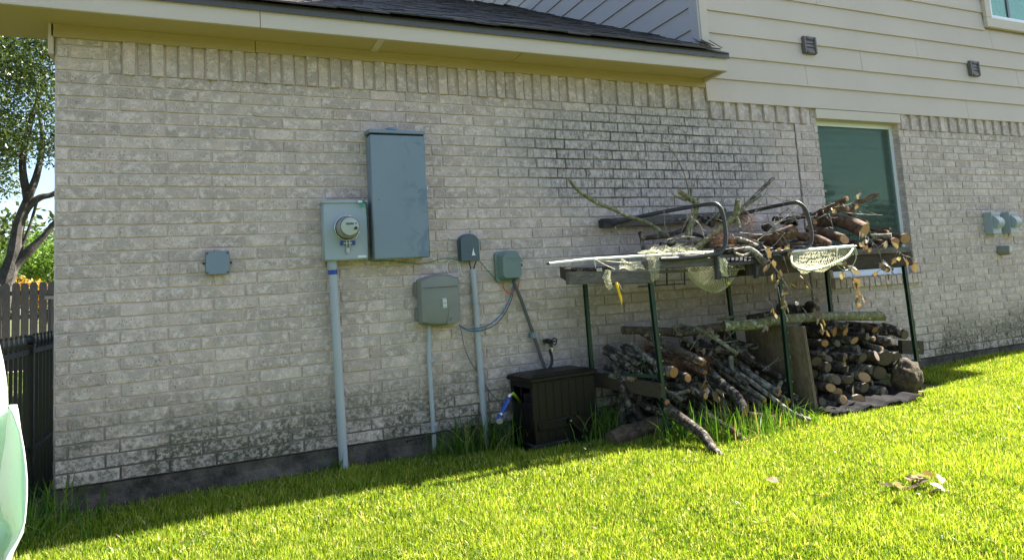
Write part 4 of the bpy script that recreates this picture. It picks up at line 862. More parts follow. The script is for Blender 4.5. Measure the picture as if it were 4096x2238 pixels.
# ================================================================== logs and branches
def bark_tube(pts, rs, seed, n=12, bump_=.10, sub=4):
    q = bez(pts, sub) if len(pts) > 2 else [pts[0]+(pts[1]-pts[0])*k/8 for k in range(9)]
    k = len(q); R = np.interp(np.linspace(0, 1, k), np.linspace(0, 1, len(rs)), rs); s = Vector((seed*3.1, seed*1.7, seed*.9))
    m = MB(); ph = seed*1.3
    m.tube(q, list(R), n, cap=False, jit=lambda p, j, i: bump_*(mnoise.noise(p*9+s)*1.0+mnoise.noise(p*26+Vector((j*.9,0,0))+s)*.55)+.04*math.sin(j*2*math.pi/n*2+ph))
    return m, q, R
def end_cap(parent, m, ring, mat, n, c, d, bulge=.0):
    vs = [m.v[i] for i in ring]; mid = [tuple((Vector(v)*.55+Vector(c)*.45)+Vector(d)*bulge) for v in vs]
    k = MB(); k.add(vs+mid+[tuple(Vector(c)+Vector(d)*bulge)], [(i, (i+1) % n, n+(i+1) % n, n+i) for i in range(n)]+[(n+i, n+(i+1) % n, 2*n) for i in range(n)])
    o = k.build('cut_end', mat, parent); o.data.attributes.new('rad', 'FLOAT', 'POINT').data.foreach_set('value', [1.0]*n+[.55]*n+[0.0]); return o
def log(pts, rpx, bark, label, cut0=None, cut1='cut_fresh', name='log', cat='log', group=None, side=None, n=12, bump_=.10, absr=False):
    pp = [P(*p) for p in pts]; rp = rpx if hasattr(rpx, '__len__') else [rpx]*len(pts)
    rs = rp if absr else [r*depth(p)/FPX for r, p in zip(rp, pp)]
    global LOGN; LOGN += 1
    m, q, R = bark_tube(pp, rs, LOGN, n, bump_)
    for sd in (side or []):          # side stubs and forks
        sp = [P(*p) for p in sd[0]]; sr = [sd[1]*depth(sp[0])/FPX]*len(sp); mm, qq, _ = bark_tube(sp, sr, LOGN+.5, 8, bump_); m.add(mm.v, mm.f)
        nn = len(mm.v)//len(qq); m.f.append(tuple(len(m.v)-nn+i for i in range(nn))); m.m.append(0)
    k = len(q)
    if not side:
        ax = (q[-1]-q[-2]).normalized(); rt = random.Random(LOGN); td = Vector((rt.uniform(-1,1), rt.uniform(-1,1), rt.uniform(-1,1)))*.55
        for i in range((k-1)*n, k*n): v_ = Vector(m.v[i]); m.v[i] = tuple(v_+ax*(v_-q[-1]).dot(td))
    if cut0 is None: m.f.append(tuple(range(n))[::-1]); m.m.append(0)
    o = m.build(name, M_[bark], smooth='auto', label=label, cat=cat, group=group)
    if cut0: end_cap(o, m, list(range(n))[::-1], M_[cut0], n, q[0], (q[0]-q[1]).normalized()*.0, 0)
    if cut1: end_cap(o, m, [(k-1)*n+i for i in range(n)], M_[cut1], n, q[-1], (q[-1]-q[-2]).normalized(), .002)
    return o
LOGN = 0
# ---- upper shelf, the cut logs at the right
log([(3250,905,-.12),(3327,880,-.30),(3404,896,-.48),(3459,923,-.66)], [20,24,28,30], 'bark_brown', 'largest brown log on the upper shelf, its round sawn end facing out', bump_=.05, n=18)
log([(3236,915,-.22),(3314,934,-.46),(3378,957,-.66)], [16,17,17], 'bark_brown', 'brown log lying just below the largest log on the upper shelf', bump_=.05, n=16)
log([(3160,945,-.30),(3255,952,-.50),(3322,980,-.64)], [18,19,16], 'bark_brown', 'curved brown log behind the second bench arm', cut1='cut_old', bump_=.06, n=16)
log([(2995,958,-.38),(3042,952,-.45),(3115,940,-.55),(3172,924,-.62)], [8,14,22,28], 'bark_brown', 'flared brown stump log with a wide grooved sawn face between the bench arms', bump_=.08, n=20)
log([(3250,868,-.22),(3314,832,-.40),(3388,795,-.56)], [13,13,11], 'bark_brown', 'brown log slanting up to the window pane, pale end uppermost', bump_=.05)
log([(3334,838,-.44),(3391,834,-.54)], [10,10], 'bark_brown', 'short brown log just under the slanting log by the window', cut1='cut_orange')
log([(3398,860,-.40),(3429,812,-.42),(3455,801,-.46),(3511,776,-.52)], [9,10,9,8], 'bark_brown', 'forked brown branch pointing up right in front of the window', name='branch', cat='branch', side=[([(3440,805,-.42),(3430,782,-.42),(3444,762,-.42)], 3)])
log([(3430,880,-.42),(3470,895,-.52)], [14,15], 'bark_brown', 'stubby log with bright slanted face above the largest log end')
log([(3485,917,-.40),(3552,928,-.56)], [8,8], 'bark_brown', 'thin split log right of the largest log end, upper of the flat pair'); log([(3500,916,-.34),(3560,914,-.5)], [5,6], 'bark_brown', 'finger thin log behind the flat pair right of the largest log')
log([(3482,946,-.54),(3562,942,-.62)], [10,9], 'bark_pale', 'pale thin log right of the largest log end, lower of the flat pair')
log([(3560,948,-.30),(3622,955,-.58)], [20,21], 'bark_brown', 'round log at the far right end of the upper shelf', n=16, bump_=.05); log([(3540,962,-.36),(3582,966,-.60)], [16,17], 'bark_brown', 'log tucked beside the far right round log on the upper shelf')
log([(3500,965,-.50),(3546,970,-.62)], [10,9], 'bark_brown', 'small dark log under the pale thin log on the upper shelf', cut1='cut_orange'); log([(3380,968,-.3),(3430,975,-.60)], [12,13], 'bark_oak', 'dark short log in the shadow below the largest log end', cut1='cut_old')
log([(3440,975,-.3),(3500,985,-.58)], [11,12], 'bark_oak', 'dark low log on the shelf planks under the hanging leaves', cut1='cut_old')
log([(3300,1000,-.45),(3332,1008,-.66)], [13,12], 'bark_brown', 'small log with orange end poking out under the landing net pole', cut1='cut_orange')
log([(3235,868,-.26),(3260,890,-.50)], [9,9], 'bark_pale', 'small pale stub log leaning inside the second bench arm', cut1='cut_orange'); log([(3100,878,-.16),(3182,893,-.44)], [15,13], 'bark_oak', 'dark grey log behind the flared stump log', cut1=None, cut0='cut_old')
log([(3140,876,-.10),(3245,858,-.22)], [11,10], 'bark_oak', 'dark thin log against the wall behind the second bench arm', cut1='cut_old'); log([(3060,905,-.12),(3105,935,-.35)], [17,15], 'bark_oak', 'dark rounded log end near the wall between the arms', cut1=None, cut0='cut_old')
# ---- upper shelf, branches at the left
log([(2275,715,-.30),(2306,756,-.30),(2373,803,-.30),(2446,834,-.28),(2513,865,-.26),(2591,891,-.25),(2648,932,-.28),(2700,975,-.35)], [6,7,8,8,8,8,9,9], 'bark_green', 'long curved olive branch sticking out farthest across the brick wall', cut1=None, name='branch', cat='branch', side=[([(2320,768,-.30),(2296,774,-.30)], 2)])
log([(2751,950,-.45),(2759,906,-.45),(2779,855,-.45),(2786,815,-.45),(2762,797,-.46),(2716,764,-.48)], [12,12,11,11,11,9], 'bark_green', 'stout forked olive branch rising behind the first bench arm', name='branch', cat='branch', side=[([(2745,802,-.45),(2716,792,-.46),(2691,776,-.47)], 4), ([(2786,815,-.45),(2792,795,-.45)], 6)])
log([(2570,952,-.42),(2661,942,-.42),(2738,917,-.40),(2800,880,-.35)], [10,10,10,9], 'bark_oak', 'dark branch with white lichen flakes lying behind the first bench arm', name='branch', cat='branch', cut1=None, side=[([(2560,928,-.46),(2568,960,-.45),(2572,1000,-.48)], 8)])
log([(2765,1002,-.52),(2828,957,-.50),(2917,883,-.50),(2943,855,-.52),(2953,800,-.54)], [11,12,13,12,11], 'bark_green', 'thick olive branch bending upward with a dark oval cut end', cut1='cut_orange', name='branch', cat='branch', side=[([(2940,860,-.52),(2953,885,-.54),(2957,910,-.55)], 6)])
log([(2940,865,-.36),(2969,832,-.36),(3012,790,-.36),(3055,749,-.36),(3093,713,-.36)], [6,6,7,7,7], 'bark_pale', 'pale knobbly branch reaching highest toward the upper right', cut1=None, name='branch', cat='branch')
log([(2930,880,-.40),(2969,838,-.40),(3008,806,-.40),(3046,781,-.42)], [5,6,6,5], 'bark_green', 'shorter smooth branch just below the highest pale branch', cut1='cut_old', name='branch', cat='branch')
log([(2937,1003,-.66),(2980,996,-.68),(3010,1003,-.70),(3062,1052,-.74)], [9,11,13,16], 'bark_pale', 'lichened branch hanging over the front of the rack, orange cut end down', cut1='cut_orange', name='branch', cat='branch', n=14, side=[([(3005,1002,-.70),(2975,1022,-.71),(2940,1012,-.71)], 6)])
UL = [([(2690,990,-.5),(2780,965,-.5),(2830,955,-.5)],7,'bark_pale'),([(2680,968,-.45),(2720,950,-.45),(2760,952,-.45)],8,'bark_pale'),([(2640,975,-.3),(2700,985,-.4)],7,'bark_oak'),([(2770,935,-.35),(2820,945,-.4),(2860,940,-.4)],8,'bark_grey'),([(2860,880,-.35),(2880,850,-.35),(2900,842,-.4)],8,'bark_green'),([(2830,865,-.2),(2900,880,-.3)],11,'bark_oak'),([(2800,870,-.16),(2850,900,-.35)],12,'bark_oak'),([(2700,878,-.1),(2770,876,-.12)],5,'bark_oak'),([(2900,960,-.5),(2960,958,-.55),(3030,985,-.6)],12,'bark_pale'),([(2970,950,-.5),(3040,975,-.6)],8,'bark_grey'),([(2840,985,-.55),(2960,985,-.55)],9,'bark_grey'),([(2900,1000,-.5),(3060,1000,-.5)],10,'bark_oak'),([(2720,1000,-.4),(2860,998,-.4)],9,'bark_oak'),([(2440,1075,-.5),(2330,1080,-.5),(2285,1078,-.52)],12,'bark_oak'),([(3060,965,-.4),(3150,978,-.5)],12,'bark_brown')]
UN = ['pale thin branch crossing low behind the first bench arm','pale broken branch left of the stout fork','dark short branch on the net heap','grey branch under the forked branch','olive stub right of the first bench arm top','dark log by the wall above the straw','dark log by the wall behind the stout fork','thin dark branch flat against the wall plank','pale mossy branch leading into the hanging lichened branch','grey branch over the hanging lichened branch','grey branch along the shelf beneath the straw','dark log along the shelf between the bench arms','dark log along the shelf behind the net','short dark log on the left tip of the front plank','brown branch along the shelf below the flared stump log']
for (pts, r, bk), lb in zip(UL, UN): log(pts, r, bk, lb, cut1='cut_old', name='branch', cat='branch', n=9)
# ---- lower left bay
log([(2489,1319,-.16),(2600,1322,-.2),(2700,1328,-.26),(2800,1320,-.32),(2905,1306,-.40)], [15,16,17,18,19], 'bark_grey', 'long dark log lying level along the wall at the top of the lower left pile', cut0='cut_old', cut1=None)
log([(2895,1302,-.42),(3000,1298,-.48),(3052,1292,-.50),(3129,1276,-.52),(3334,1265,-.52),(3528,1262,-.55)], [19,20,20,18,17,18], 'bark_green', 'long olive log bridging both lower bays above the plywood', cut0='cut_old', cut1='cut_old', n=16)
log([(2564,1325,-.14),(2662,1376,-.34),(2764,1426,-.54),(2815,1452,-.62)], [15,17,17,15], 'bark_grey', 'thick straight grey log slanting down on top of the lower left pile', cut1='cut_orange', n=14)
log([(2418,1407,-.14),(2480,1440,-.28),(2565,1498,-.48)], [11,11,11], 'bark_oak', 'dark flaky branch with white lichen nearest the hose box')
log([(2443,1389,-.12),(2500,1425,-.26),(2560,1460,-.42)], [9,10,11], 'bark_grey', 'grey branch beside the dark flaky one near the hose box', cut1=None)
log([(2527,1375,-.14),(2570,1418,-.28),(2618,1451,-.42),(2650,1478,-.52)], [12,13,14,13], 'bark_pale', 'pale grey branch passing behind the front green post', cut1=None)
log([(2630,1476,-.45),(2696,1488,-.66)], [20,21], 'bark_pale', 'fuzzy lichened log with bright orange cut end beside the green post', cut1='cut_orange', n=16)
log([(2700,1490,-.45),(2752,1511,-.66)], [15,17], 'bark_grey', 'log with round orange end just right of the fuzzy lichened one', cut1='cut_orange'); log([(2741,1450,-.40),(2820,1489,-.64)], [10,9], 'bark_pale', 'thin pale branch with small orange end above the round orange end', cut1='cut_orange')
log([(2650,1537,-.45),(2740,1550,-.58),(2823,1582,-.70)], [14,15,15], 'bark_oak', 'dark log low beside the front post, end in the weeds'); log([(2640,1550,-.52),(2696,1573,-.60),(2757,1561,-.68)], [7,8,7], 'bark_pale', 'small forked pale branch low beside the front post', cut1='cut_orange', name='branch', cat='branch', side=[([(2692,1571,-.60),(2728,1598,-.68)], 7)])
log([(2835,1480,-.50),(2892,1538,-.62),(2949,1586,-.76),(2979,1650,-.86)], [15,18,19,20], 'bark_oak', 'heavy bent flaky log thrusting forward into the tall weeds', cut1='cut_orange', n=16)
log([(2924,1425,-.42),(2930,1474,-.46),(3004,1525,-.58),(3084,1586,-.70),(3173,1653,-.86),(3242,1677,-.90)], [11,12,9,9,9,7], 'bark_pale', 'longest thin pale branch reaching from the pile onto the lawn', cut1=None, name='branch', cat='branch', side=[([(3165,1650,-.85),(3168,1688,-.88)], 7)])
log([(2719,1298,-.22),(2796,1317,-.34),(2879,1365,-.44),(2950,1414,-.54)], [7,8,8,9], 'bark_green', 'slender olive branch leaning across the top of the lower left pile', cut1='cut_orange', name='branch', cat='branch', side=[([(2850,1345,-.42),(2876,1342,-.40)], 4), ([(2885,1370,-.45),(2950,1362,-.42)], 2)])
log([(2935,1425,-.22),(3052,1467,-.38),(3162,1532,-.56)], [13,14,14], 'bark_oak', 'dark flaky branch running down to the foot of the plywood', cut1='cut_old'); log([(2956,1455,-.36),(3020,1512,-.52),(3118,1572,-.70)], [14,15,16], 'bark_pale', 'lichen crusted log with orange end in front of the plywood', cut1='cut_orange', side=[([(3112,1562,-.68),(3124,1520,-.68)], 8)])
log([(2865,1523,-.55),(2885,1590,-.62),(2904,1660,-.68)], [11,12,12], 'bark_grey', 'grey branch going down behind the heavy bent log'); log([(3085,1565,-.5),(3152,1606,-.72)], [13,13], 'bark_pale', 'short log with orange end under the lichen crusted log', cut1='cut_orange')
log([(2668,1630,-.72),(2742,1686,-.85),(2812,1738,-.99),(2854,1797,-1.12),(2904,1838,-1.24)], [22,22,21,18,13], 'bark_oak', 'long flaky log lying farthest out on the lawn in front of the rack', cut1=None, n=16)
log([(2822,1652,-.78),(2900,1700,-.88),(2950,1738,-.96),(3012,1795,-1.05)], [9,11,13,17], 'bark_brown', 'brown broken branch on the grass right of the farthest flaky log', cut1='cut_old')
log([(2640,1590,-.5),(2669,1609,-.66)], [11,12], 'bark_grey', 'stubby log with orange end under the side plank', cut1='cut_orange'); log([(2990,1655,-.8),(3095,1668,-.84)], [11,11], 'bark_brown', 'short brown log half hidden in weeds below the pale branch', cut1='cut_old')
m_ = log([(2442,1762,-.50),(2500,1740,-.48),(2570,1715,-.46),(2650,1690,-.42)], [36,40,36,36], 'bark_rot', 'big rotten split log on the ground between hose box and front post', cut0='cut_old', cut1=None, n=18, bump_=.28)
LL = [(2700,1400,-.2,2800,1460,-.4,12),(2760,1370,-.15,2860,1440,-.35,9),(2690,1330,-.2,2780,1370,-.3,7),(2780,1345,-.12,2790,1400,-.3,9),(2800,1360,-.15,2890,1420,-.35,8),(2820,1420,-.3,2940,1500,-.55,9),(2860,1450,-.35,2990,1540,-.6,12),(2880,1480,-.4,3060,1600,-.7,11),(2960,1560,-.5,3040,1620,-.72,12),(2780,1480,-.35,2900,1560,-.6,13),(2680,1510,-.3,2800,1540,-.5,14),(2790,1540,-.45,2880,1600,-.65,12),(3000,1440,-.2,3100,1500,-.4,9),(3040,1500,-.3,3190,1590,-.6,11),(3100,1540,-.4,3200,1610,-.65,10),(2560,1520,-.3,2640,1560,-.45,14),(2480,1480,-.2,2560,1530,-.4,10),(2440,1500,-.25,2540,1515,-.45,12),(3120,1600,-.5,3220,1650,-.74,12),(2420,1470,-.15,2500,1500,-.3,11)]
LN = ['under the thick straight log','behind the thick straight log','below the level wall log near its left end','standing upright against the wall','left of the slender olive branch','below the slender olive branch','under the longest pale branch','beneath the lichen crusted log','deep under the lichen crusted log','behind the heavy bent log','above the low dark log by the front post','in the weeds behind the heavy bent log','against the wall behind the plywood foot','crossing the foot of the plywood','at the very foot of the plywood','behind the front post under the side plank','above the side plank','along the side plank top','on the ground by the plywood corner','nearest the hose box lid']
for k, (a, b, c, d, e, f, r) in enumerate(LL): log([(a,b,c),((a+d)/2,(b+e)/2+rng.uniform(-6,6),(c+f)/2),(d,e,f)], r, ['bark_oak','bark_grey','bark_pale','bark_grey','bark_oak'][k % 5], ['dark flaky','grey','pale lichened','mottled grey','dark rough'][k % 5]+' branch '+LN[k], cut1=['cut_old','cut_orange'][k % 2], name='branch', cat='branch', n=9)
# ---- lower right bay: logs laid front to back
RB = [(3621,1339,21,'bark_oak','cut_old',-90,-30),(3570,1366,14,'bark_pale','cut_old',-70,-22),(3531,1397,13,'bark_pale','cut_fresh',-92,-30),(3498,1355,11,'bark_pale','cut_orange',-46,-18),(3586,1424,15,'bark_pale','cut_old',-50,-34),(3418,1361,13,'bark_grey','cut_fresh',-100,-4),(3339,1326,17,'bark_oak','cut_orange',-70,-8),(3382,1325,15,'bark_grey','cut_orange',-60,-10),(3388,1303,12,'bark_grey','cut_old',-70,-8),(3436,1400,20,'bark_oak','cut_old',-136,0),(3296,1413,11,'bark_pale','cut_old',-60,-16),(3315,1432,13,'bark_pale','cut_old',-50,-10),(3507,1422,18,'bark_grey','cut_old',-60,-14),(3541,1434,24,'bark_grey','cut_old',-50,-12),(3266,1445,17,'bark_oak','cut_old',-40,-4),(3375,1461,14,'bark_pale','cut_fresh',-58,8),(3312,1468,15,'bark_grey','cut_old',-60,-4),(3391,1475,12,'bark_grey','cut_old',-40,-4),(3437,1475,13,'bark_pale','cut_old',-34,-10),(3487,1478,16,'bark_pale','cut_old',-40,-2),(3519,1491,29,'bark_grey','cut_old',-40,-8),(3323,1549,19,'bark_grey','cut_fresh',-60,12),(3458,1507,19,'bark_pale','cut_fresh',-44,-6),(3537,1567,23,'bark_pale','cut_old',-54,-14),(3460,1550,23,'bark_grey','cut_old',-40,-8),(3374,1597,19,'bark_grey','cut_fresh',-34,-12),(3434,1601,21,'bark_pale','cut_fresh',-36,-10),(3300,1519,17,'bark_grey','cut_old',-40,0),(3345,1516,18,'bark_pale','cut_old',-30,0),(3396,1520,17,'bark_pale','cut_old',-34,-2),(3350,1568,15,'bark_grey','cut_fresh',-36,-4),(3414,1559,18,'bark_oak','cut_old',-40,-6),(3312,1641,14,'bark_pale','cut_fresh',-50,-8),(3254,1498,18,'bark_pale','cut_old',-26,-2),(3290,1606,20,'bark_oak','cut_old',-36,-6),(3262,1560,20,'bark_grey','cut_old',-26,-4),(3452,1430,16,'bark_oak','cut_old',-40,-6),(3380,1430,18,'bark_oak','cut_old',-40,-6),(3300,1372,15,'bark_oak','cut_orange',-50,-6),(3350,1372,14,'bark_oak','cut_old',-50,-6),(3470,1345,14,'bark_oak','cut_old',-50,-10),(3580,1455,15,'bark_grey','cut_old',-40,-14),(3410,1500,13,'bark_oak','cut_old',-30,-4),(3490,1530,14,'bark_oak','cut_old',-30,-6)]
rows = sorted(RB, key=lambda q: q[1]-.12*(3250-q[0])*-1); lay = [rows[i:i+6] for i in range(0, len(rows), 6)]
ordn = ['first','second','third','fourth','fifth','sixth','seventh','eighth']; lname = ['top','second','third','fourth','fifth','sixth','seventh','bottom']
adj = {'bark_oak': 'dark flaky', 'bark_grey': 'grey', 'bark_pale': 'pale lichened', 'bark_brown': 'brown'}
for li, L in enumerate(lay):
    for oi, (x, y, r, bk, ct, dx, dy) in enumerate(sorted(L)):
        r *= rng.uniform(.9, 1.28); ye = -.60-(.08 if y > 1585 else 0)+rng.uniform(-.08, .06)-(.04 if y > 1500 else 0); yb = ye+.42
        e = P(x, y, ye); real = P(x+dx, y+dy, ye)
        b_ = Vector((e.x+rng.uniform(-.03, .03), min(-.06, yb), e.z+rng.uniform(-.01, .03)))
        k = (pix(b_)[0]-x)/max(1, abs(dx)) if dx else -1
        L_ = min(1.0, abs(dx)/70+.35); bp = e+(b_-e)*L_
        if abs(dx) > 85: bp = P(x+dx, y+dy, ye+.22)
        q0 = pix(bp)
        log([(q0[0], q0[1], bp.y), ((q0[0]+x)/2, (q0[1]+y)/2+rng.uniform(-3, 3), (bp.y+ye)/2), (x, y, ye)], r, bk, '%s log in the lower right bay, %s layer, %s from the plywood' % (adj[bk], lname[li], ordn[oi]), cut1=ct, group='logs stacked in the lower right bay', n=12 if r > 13 else 10)
for (x, y, yy, r, bk, ct, lb) in ((3262,1612,-.66,19,'bark_grey','cut_old','thick grey log at the plywood foot in the bottom corner'),(3345,1622,-.70,15,'bark_pale','cut_old','pale knotty log lowest on the sheet near the plywood'),(3405,1622,-.66,15,'bark_oak','cut_old','dark log lowest on the sheet, under the cut pale end'),(3500,1590,-.62,18,'bark_oak','cut_old','dark log on the sheet left of the root ball'),(3575,1560,-.52,20,'bark_grey','cut_old','grey log wedged behind the root ball')):
    e = P(x, y, yy); q0 = e+Vector((rng.uniform(-.04,.04), .40, .02)); a = pix(q0); log([(a[0], a[1], q0.y), ((a[0]+x)/2, (a[1]+y)/2, (q0.y+yy)/2), (x, y, yy)], r, bk, lb, cut1=ct)
m = MB(); rf = random.Random(5)
for k in range(70):
    x = rf.uniform(3.45, 4.62); y = rf.uniform(-.28, -.08); z = rf.uniform(.0, .52)-.10*max(0, 3.9-x); L = rf.uniform(.35, .7); p = Vector((x, y, max(-.08, z))); q_ = p+Vector((rf.uniform(-.05, .35), -rf.uniform(.05, .35), -rf.uniform(.05, .40)*min(1, L*1.5)))
    q_.z = max(q_.z, -.11); q_.y = max(q_.y, -.50); m.tube(bez([p, (p+q_)/2+Vector((rf.uniform(-.03,.03),)*3), q_], 3), rf.uniform(.014, .034), 8, jit=lambda p, j, i: .12*mnoise.noise(p*20))
m.build('branch_pile', M_['bark_oak'], smooth='auto', kind='stuff')
m = MB()
for k in range(70):
    x = rf.uniform(5.05, 6.2); z = rf.uniform(-.02, .42); y = rf.uniform(-.50, -.40); m.tube([(x, y, z), (x+rf.uniform(-.04,.04), -.1, z+rf.uniform(-.02,.03))], rf.uniform(.022, .040), 9, jit=lambda p, j, i: .1*mnoise.noise(p*20))
m.build('log_pile', M_['bark_oak'], smooth='auto', kind='stuff')
# root ball
c = P(3627, 1507, -.66); bm = bmesh.new(); bmesh.ops.create_icosphere(bm, subdivisions=4, radius=1)
for v in bm.verts:
    d = v.co.copy(); r = 1+.16*mnoise.noise(d*2.2)+.10*mnoise.noise(d*5)+.05*mnoise.noise(d*12)
    v.co = Vector((d.x*.135*r, d.y*.10*r, d.z*.150*r))
me = bpy.data.meshes.new('root_ball'); bm.to_mesh(me); bm.free(); me.materials.append(M_['bark_rot']); me.polygons.foreach_set('use_smooth', [True]*len(me.polygons))
o = bpy.data.objects.new('root_ball', me); COL.objects.link(o); o.location = c; tag(o, 'big knobbly root ball at the right corner of the lower bay', 'stump')
log([(3540,1575,-.55),(3590,1590,-.70),(3602,1585,-.72)], [8,9,8], 'bark_rot', 'broken root stub curling under the root ball', cut1=None)
log([(3240,1225,-.2),(3262,1240,-.38)], [22,20], 'bark_oak', 'dark upright log end on top of the long olive log', cut1='cut_old'); log([(3120,1235,-.12),(3230,1245,-.16)], [24,22], 'bark_oak', 'dark thick log behind the front middle post', cut1='cut_old'); log([(2990,1272,-.2),(3110,1250,-.3)], [14,13], 'bark_oak', 'black knotty branch on top of the long olive log', cut1=None); log([(2870,1276,-.3),(2960,1262,-.38),(2985,1258,-.4)], [6,6,6], 'bark_green', 'short mossy stick on top of the long olive log', cut1='cut_orange', name='branch', cat='branch')
log([(3440,1300,-.35),(3500,1318,-.52)], [12,12], 'bark_brown', 'brown log peeking out between olive log and dark log', cut1='cut_orange')

m = MB()
for k in range(110):
    x = rf.uniform(3.95, 6.0); y = rf.uniform(-.50, -.14); z = 1.02+rf.random()**1.6*.16*(1 if x < 5.6 else .6); L = rf.uniform(.15, .42); a_ = rf.uniform(-.5, .7); p = Vector((x, y, z)); q_ = p+Vector((math.cos(a_)*L, -math.sin(abs(a_))*L*.5, rf.uniform(-.04, .07))); q_.x = min(q_.x, 6.25); q_.y = max(q_.y, -.60)
    m.tube(bez([p, (p+q_)/2+Vector((0, 0, rf.uniform(-.02, .03))), q_], 3), rf.uniform(.004, .017), 7, jit=lambda p, j, i: .12*mnoise.noise(p*20))
m.build('branch_pile', M_['bark_grey'], smooth='auto', kind='stuff')
# ---- twigs
def twig(name, base, direc, L, r, seed, label, depth_=3, cat='twigs', group=None, curl=.35, mat='twig', spread=.7):
    rr = random.Random(seed); m = MB()
    def grow(p, d, L, r, k):
        pts = [p]; dd = d.copy(); n = 5
        for i in range(n):
            dd = (dd+Vector((rr.uniform(-1,1), rr.uniform(-1,1), rr.uniform(-1,1)))*curl*.4).normalized(); pts.append(pts[-1]+dd*L/n)
        m.tube(pts, [r*(1-.6*i/n) for i in range(n+1)], 5 if r > .003 else 4)
        if k > 0:
            for i in range(2, n+1):
                if rr.random() < .75:
                    nd = (dd+Vector((rr.uniform(-1,1), rr.uniform(-1,1), rr.uniform(-1,1)))*spread).normalized(); grow(pts[i], nd, L*rr.uniform(.35,.6), r*.55, k-1)
    grow(Vector(base), Vector(direc).normalized(), L, r, depth_)
    return m.build(name, M_[mat], smooth='auto', label=label, cat=cat, group=group)
m = MB(); m.tube(bez(path([(2754,800,-.44),(2754,766,-.44),(2736,694,-.42),(2710,637,-.42),(2677,585,-.42),(2690,543,-.42),(2679,502,-.42)]), 4), list(np.linspace(.0055, .0022, 25)), 6)
for a, b in (((2684,590),(2656,582)), ((2688,540),(2674,528)), ((2688,556),(2676,560)), ((2700,620),(2694,606))): m.tube([P(*a,-.42), P(*b,-.42)], [.003, .0018], 5)
m.build('twig', M_['bark_green'], smooth=True, label='tallest thin crooked twig rising against the stained brick', cat='twig')
m = MB(); m.tube(bez(path([(2760,960,-.5),(2766,860,-.5),(2765,780,-.5),(2778,730,-.5),(2793,688,-.5)]), 4), list(np.linspace(.005, .002, 17)), 6); m.tube(bez(path([(2765,780,-.5),(2768,740,-.5),(2766,712,-.5)]), 3), .0028, 5); m.build('twig', M_['bark_green'], smooth=True, label='second tall twig beside the stout forked branch', cat='twig')
TW_ = [((2656,840,-.5),(2662,915,-.52),(2680,952,-.54)),((2460,905,-.2),(2480,960,-.25),(2510,1020,-.3)),((2880,810,-.3),(2920,775,-.3),(2950,760,-.3)),((2765,868,-.6),(2800,900,-.62),(2822,965,-.64)),((3060,775,-.45),(3130,800,-.45),(3190,806,-.5)),((3160,830,-.7),(3180,870,-.72),(3194,900,-.72)),((3385,850,-.6),(3440,856,-.6),(3530,860,-.6)),((3300,860,-.68),(3290,835,-.68),(3340,810,-.68)),((3315,855,-.69),(3325,880,-.7),(3333,920,-.7)),((2660,960,-.58),(2730,946,-.58),(2780,948,-.58))]
TL = ['thin upright twig in front of the first bench arm','thin dark twig hanging from the arm bracket','black spiky twig left of the oval cut end','crooked twig drooping inside the first bench arm','thin twig leading to pale leaves over the second bench arm','twig inside the second bench arm','bare horizontal twig crossing the window','bent twig over the slanting window log','twig draped down the largest log','level twig above the net heap']
for k, (pts, lb) in enumerate(zip(TW_, TL)):
    m = MB(); q = bez(path(pts), 5); m.tube(q, list(np.linspace(.0032, .0016, len(q))), 5)
    for i in range(3, len(q)-1, 3): d = Vector(rng.normal(0, .02, 3)); m.tube([q[i], q[i]+d, q[i]+d*1.7+Vector((0,0,.008))], [.002,.0015,.001], 4)
    m.build('twig', M_['twig'], smooth=True, label=lb, cat='twig')
BT = [((2700,980,-.55),(.5,0,.55),.20),((2740,990,-.5),(.2,-.1,.9),.22),((2870,960,-.5),(.8,0,.5),.3),((2990,900,-.5),(.6,0,.6),.34),((3040,900,-.55),(.9,0,.15),.36),((3000,870,-.5),(-.4,0,.8),.22),((3090,900,-.6),(.8,0,.3),.30),((2960,930,-.6),(1,-.1,.05),.34),((3120,860,-.5),(.7,0,.4),.28),((2900,840,-.4),(.2,0,.9),.16),((2820,900,-.5),(.6,0,.5),.25),((3030,960,-.64),(.8,0,.3),.25),((2760,1400,-.4),(.5,0,.5),.2),((2860,1400,-.4),(.6,-.1,.4),.25),((3050,1480,-.5),(.5,-.2,.3),.2)]
BL_ = ['by the net heap','in front of the stout fork','rising from the straw','rising toward the highest pale branch','reaching over the flared stump log','behind the oval cut end','above the flared stump log','fanning out low between the arms','near the wall inside the second arm','at the top of the first arm','crossing the mossy branch','over the lichened hanging branch','on the lower left pile by the wall','on the lower left pile in the middle','at the plywood side of the lower left pile']
for k, ((b, d, L), lb) in enumerate(zip(BT, BL_)): twig('twigs', P(*b), d, L, .0032, 50+k, 'tangle of grey twigs '+lb, 3, group='twig tangles on the rack')
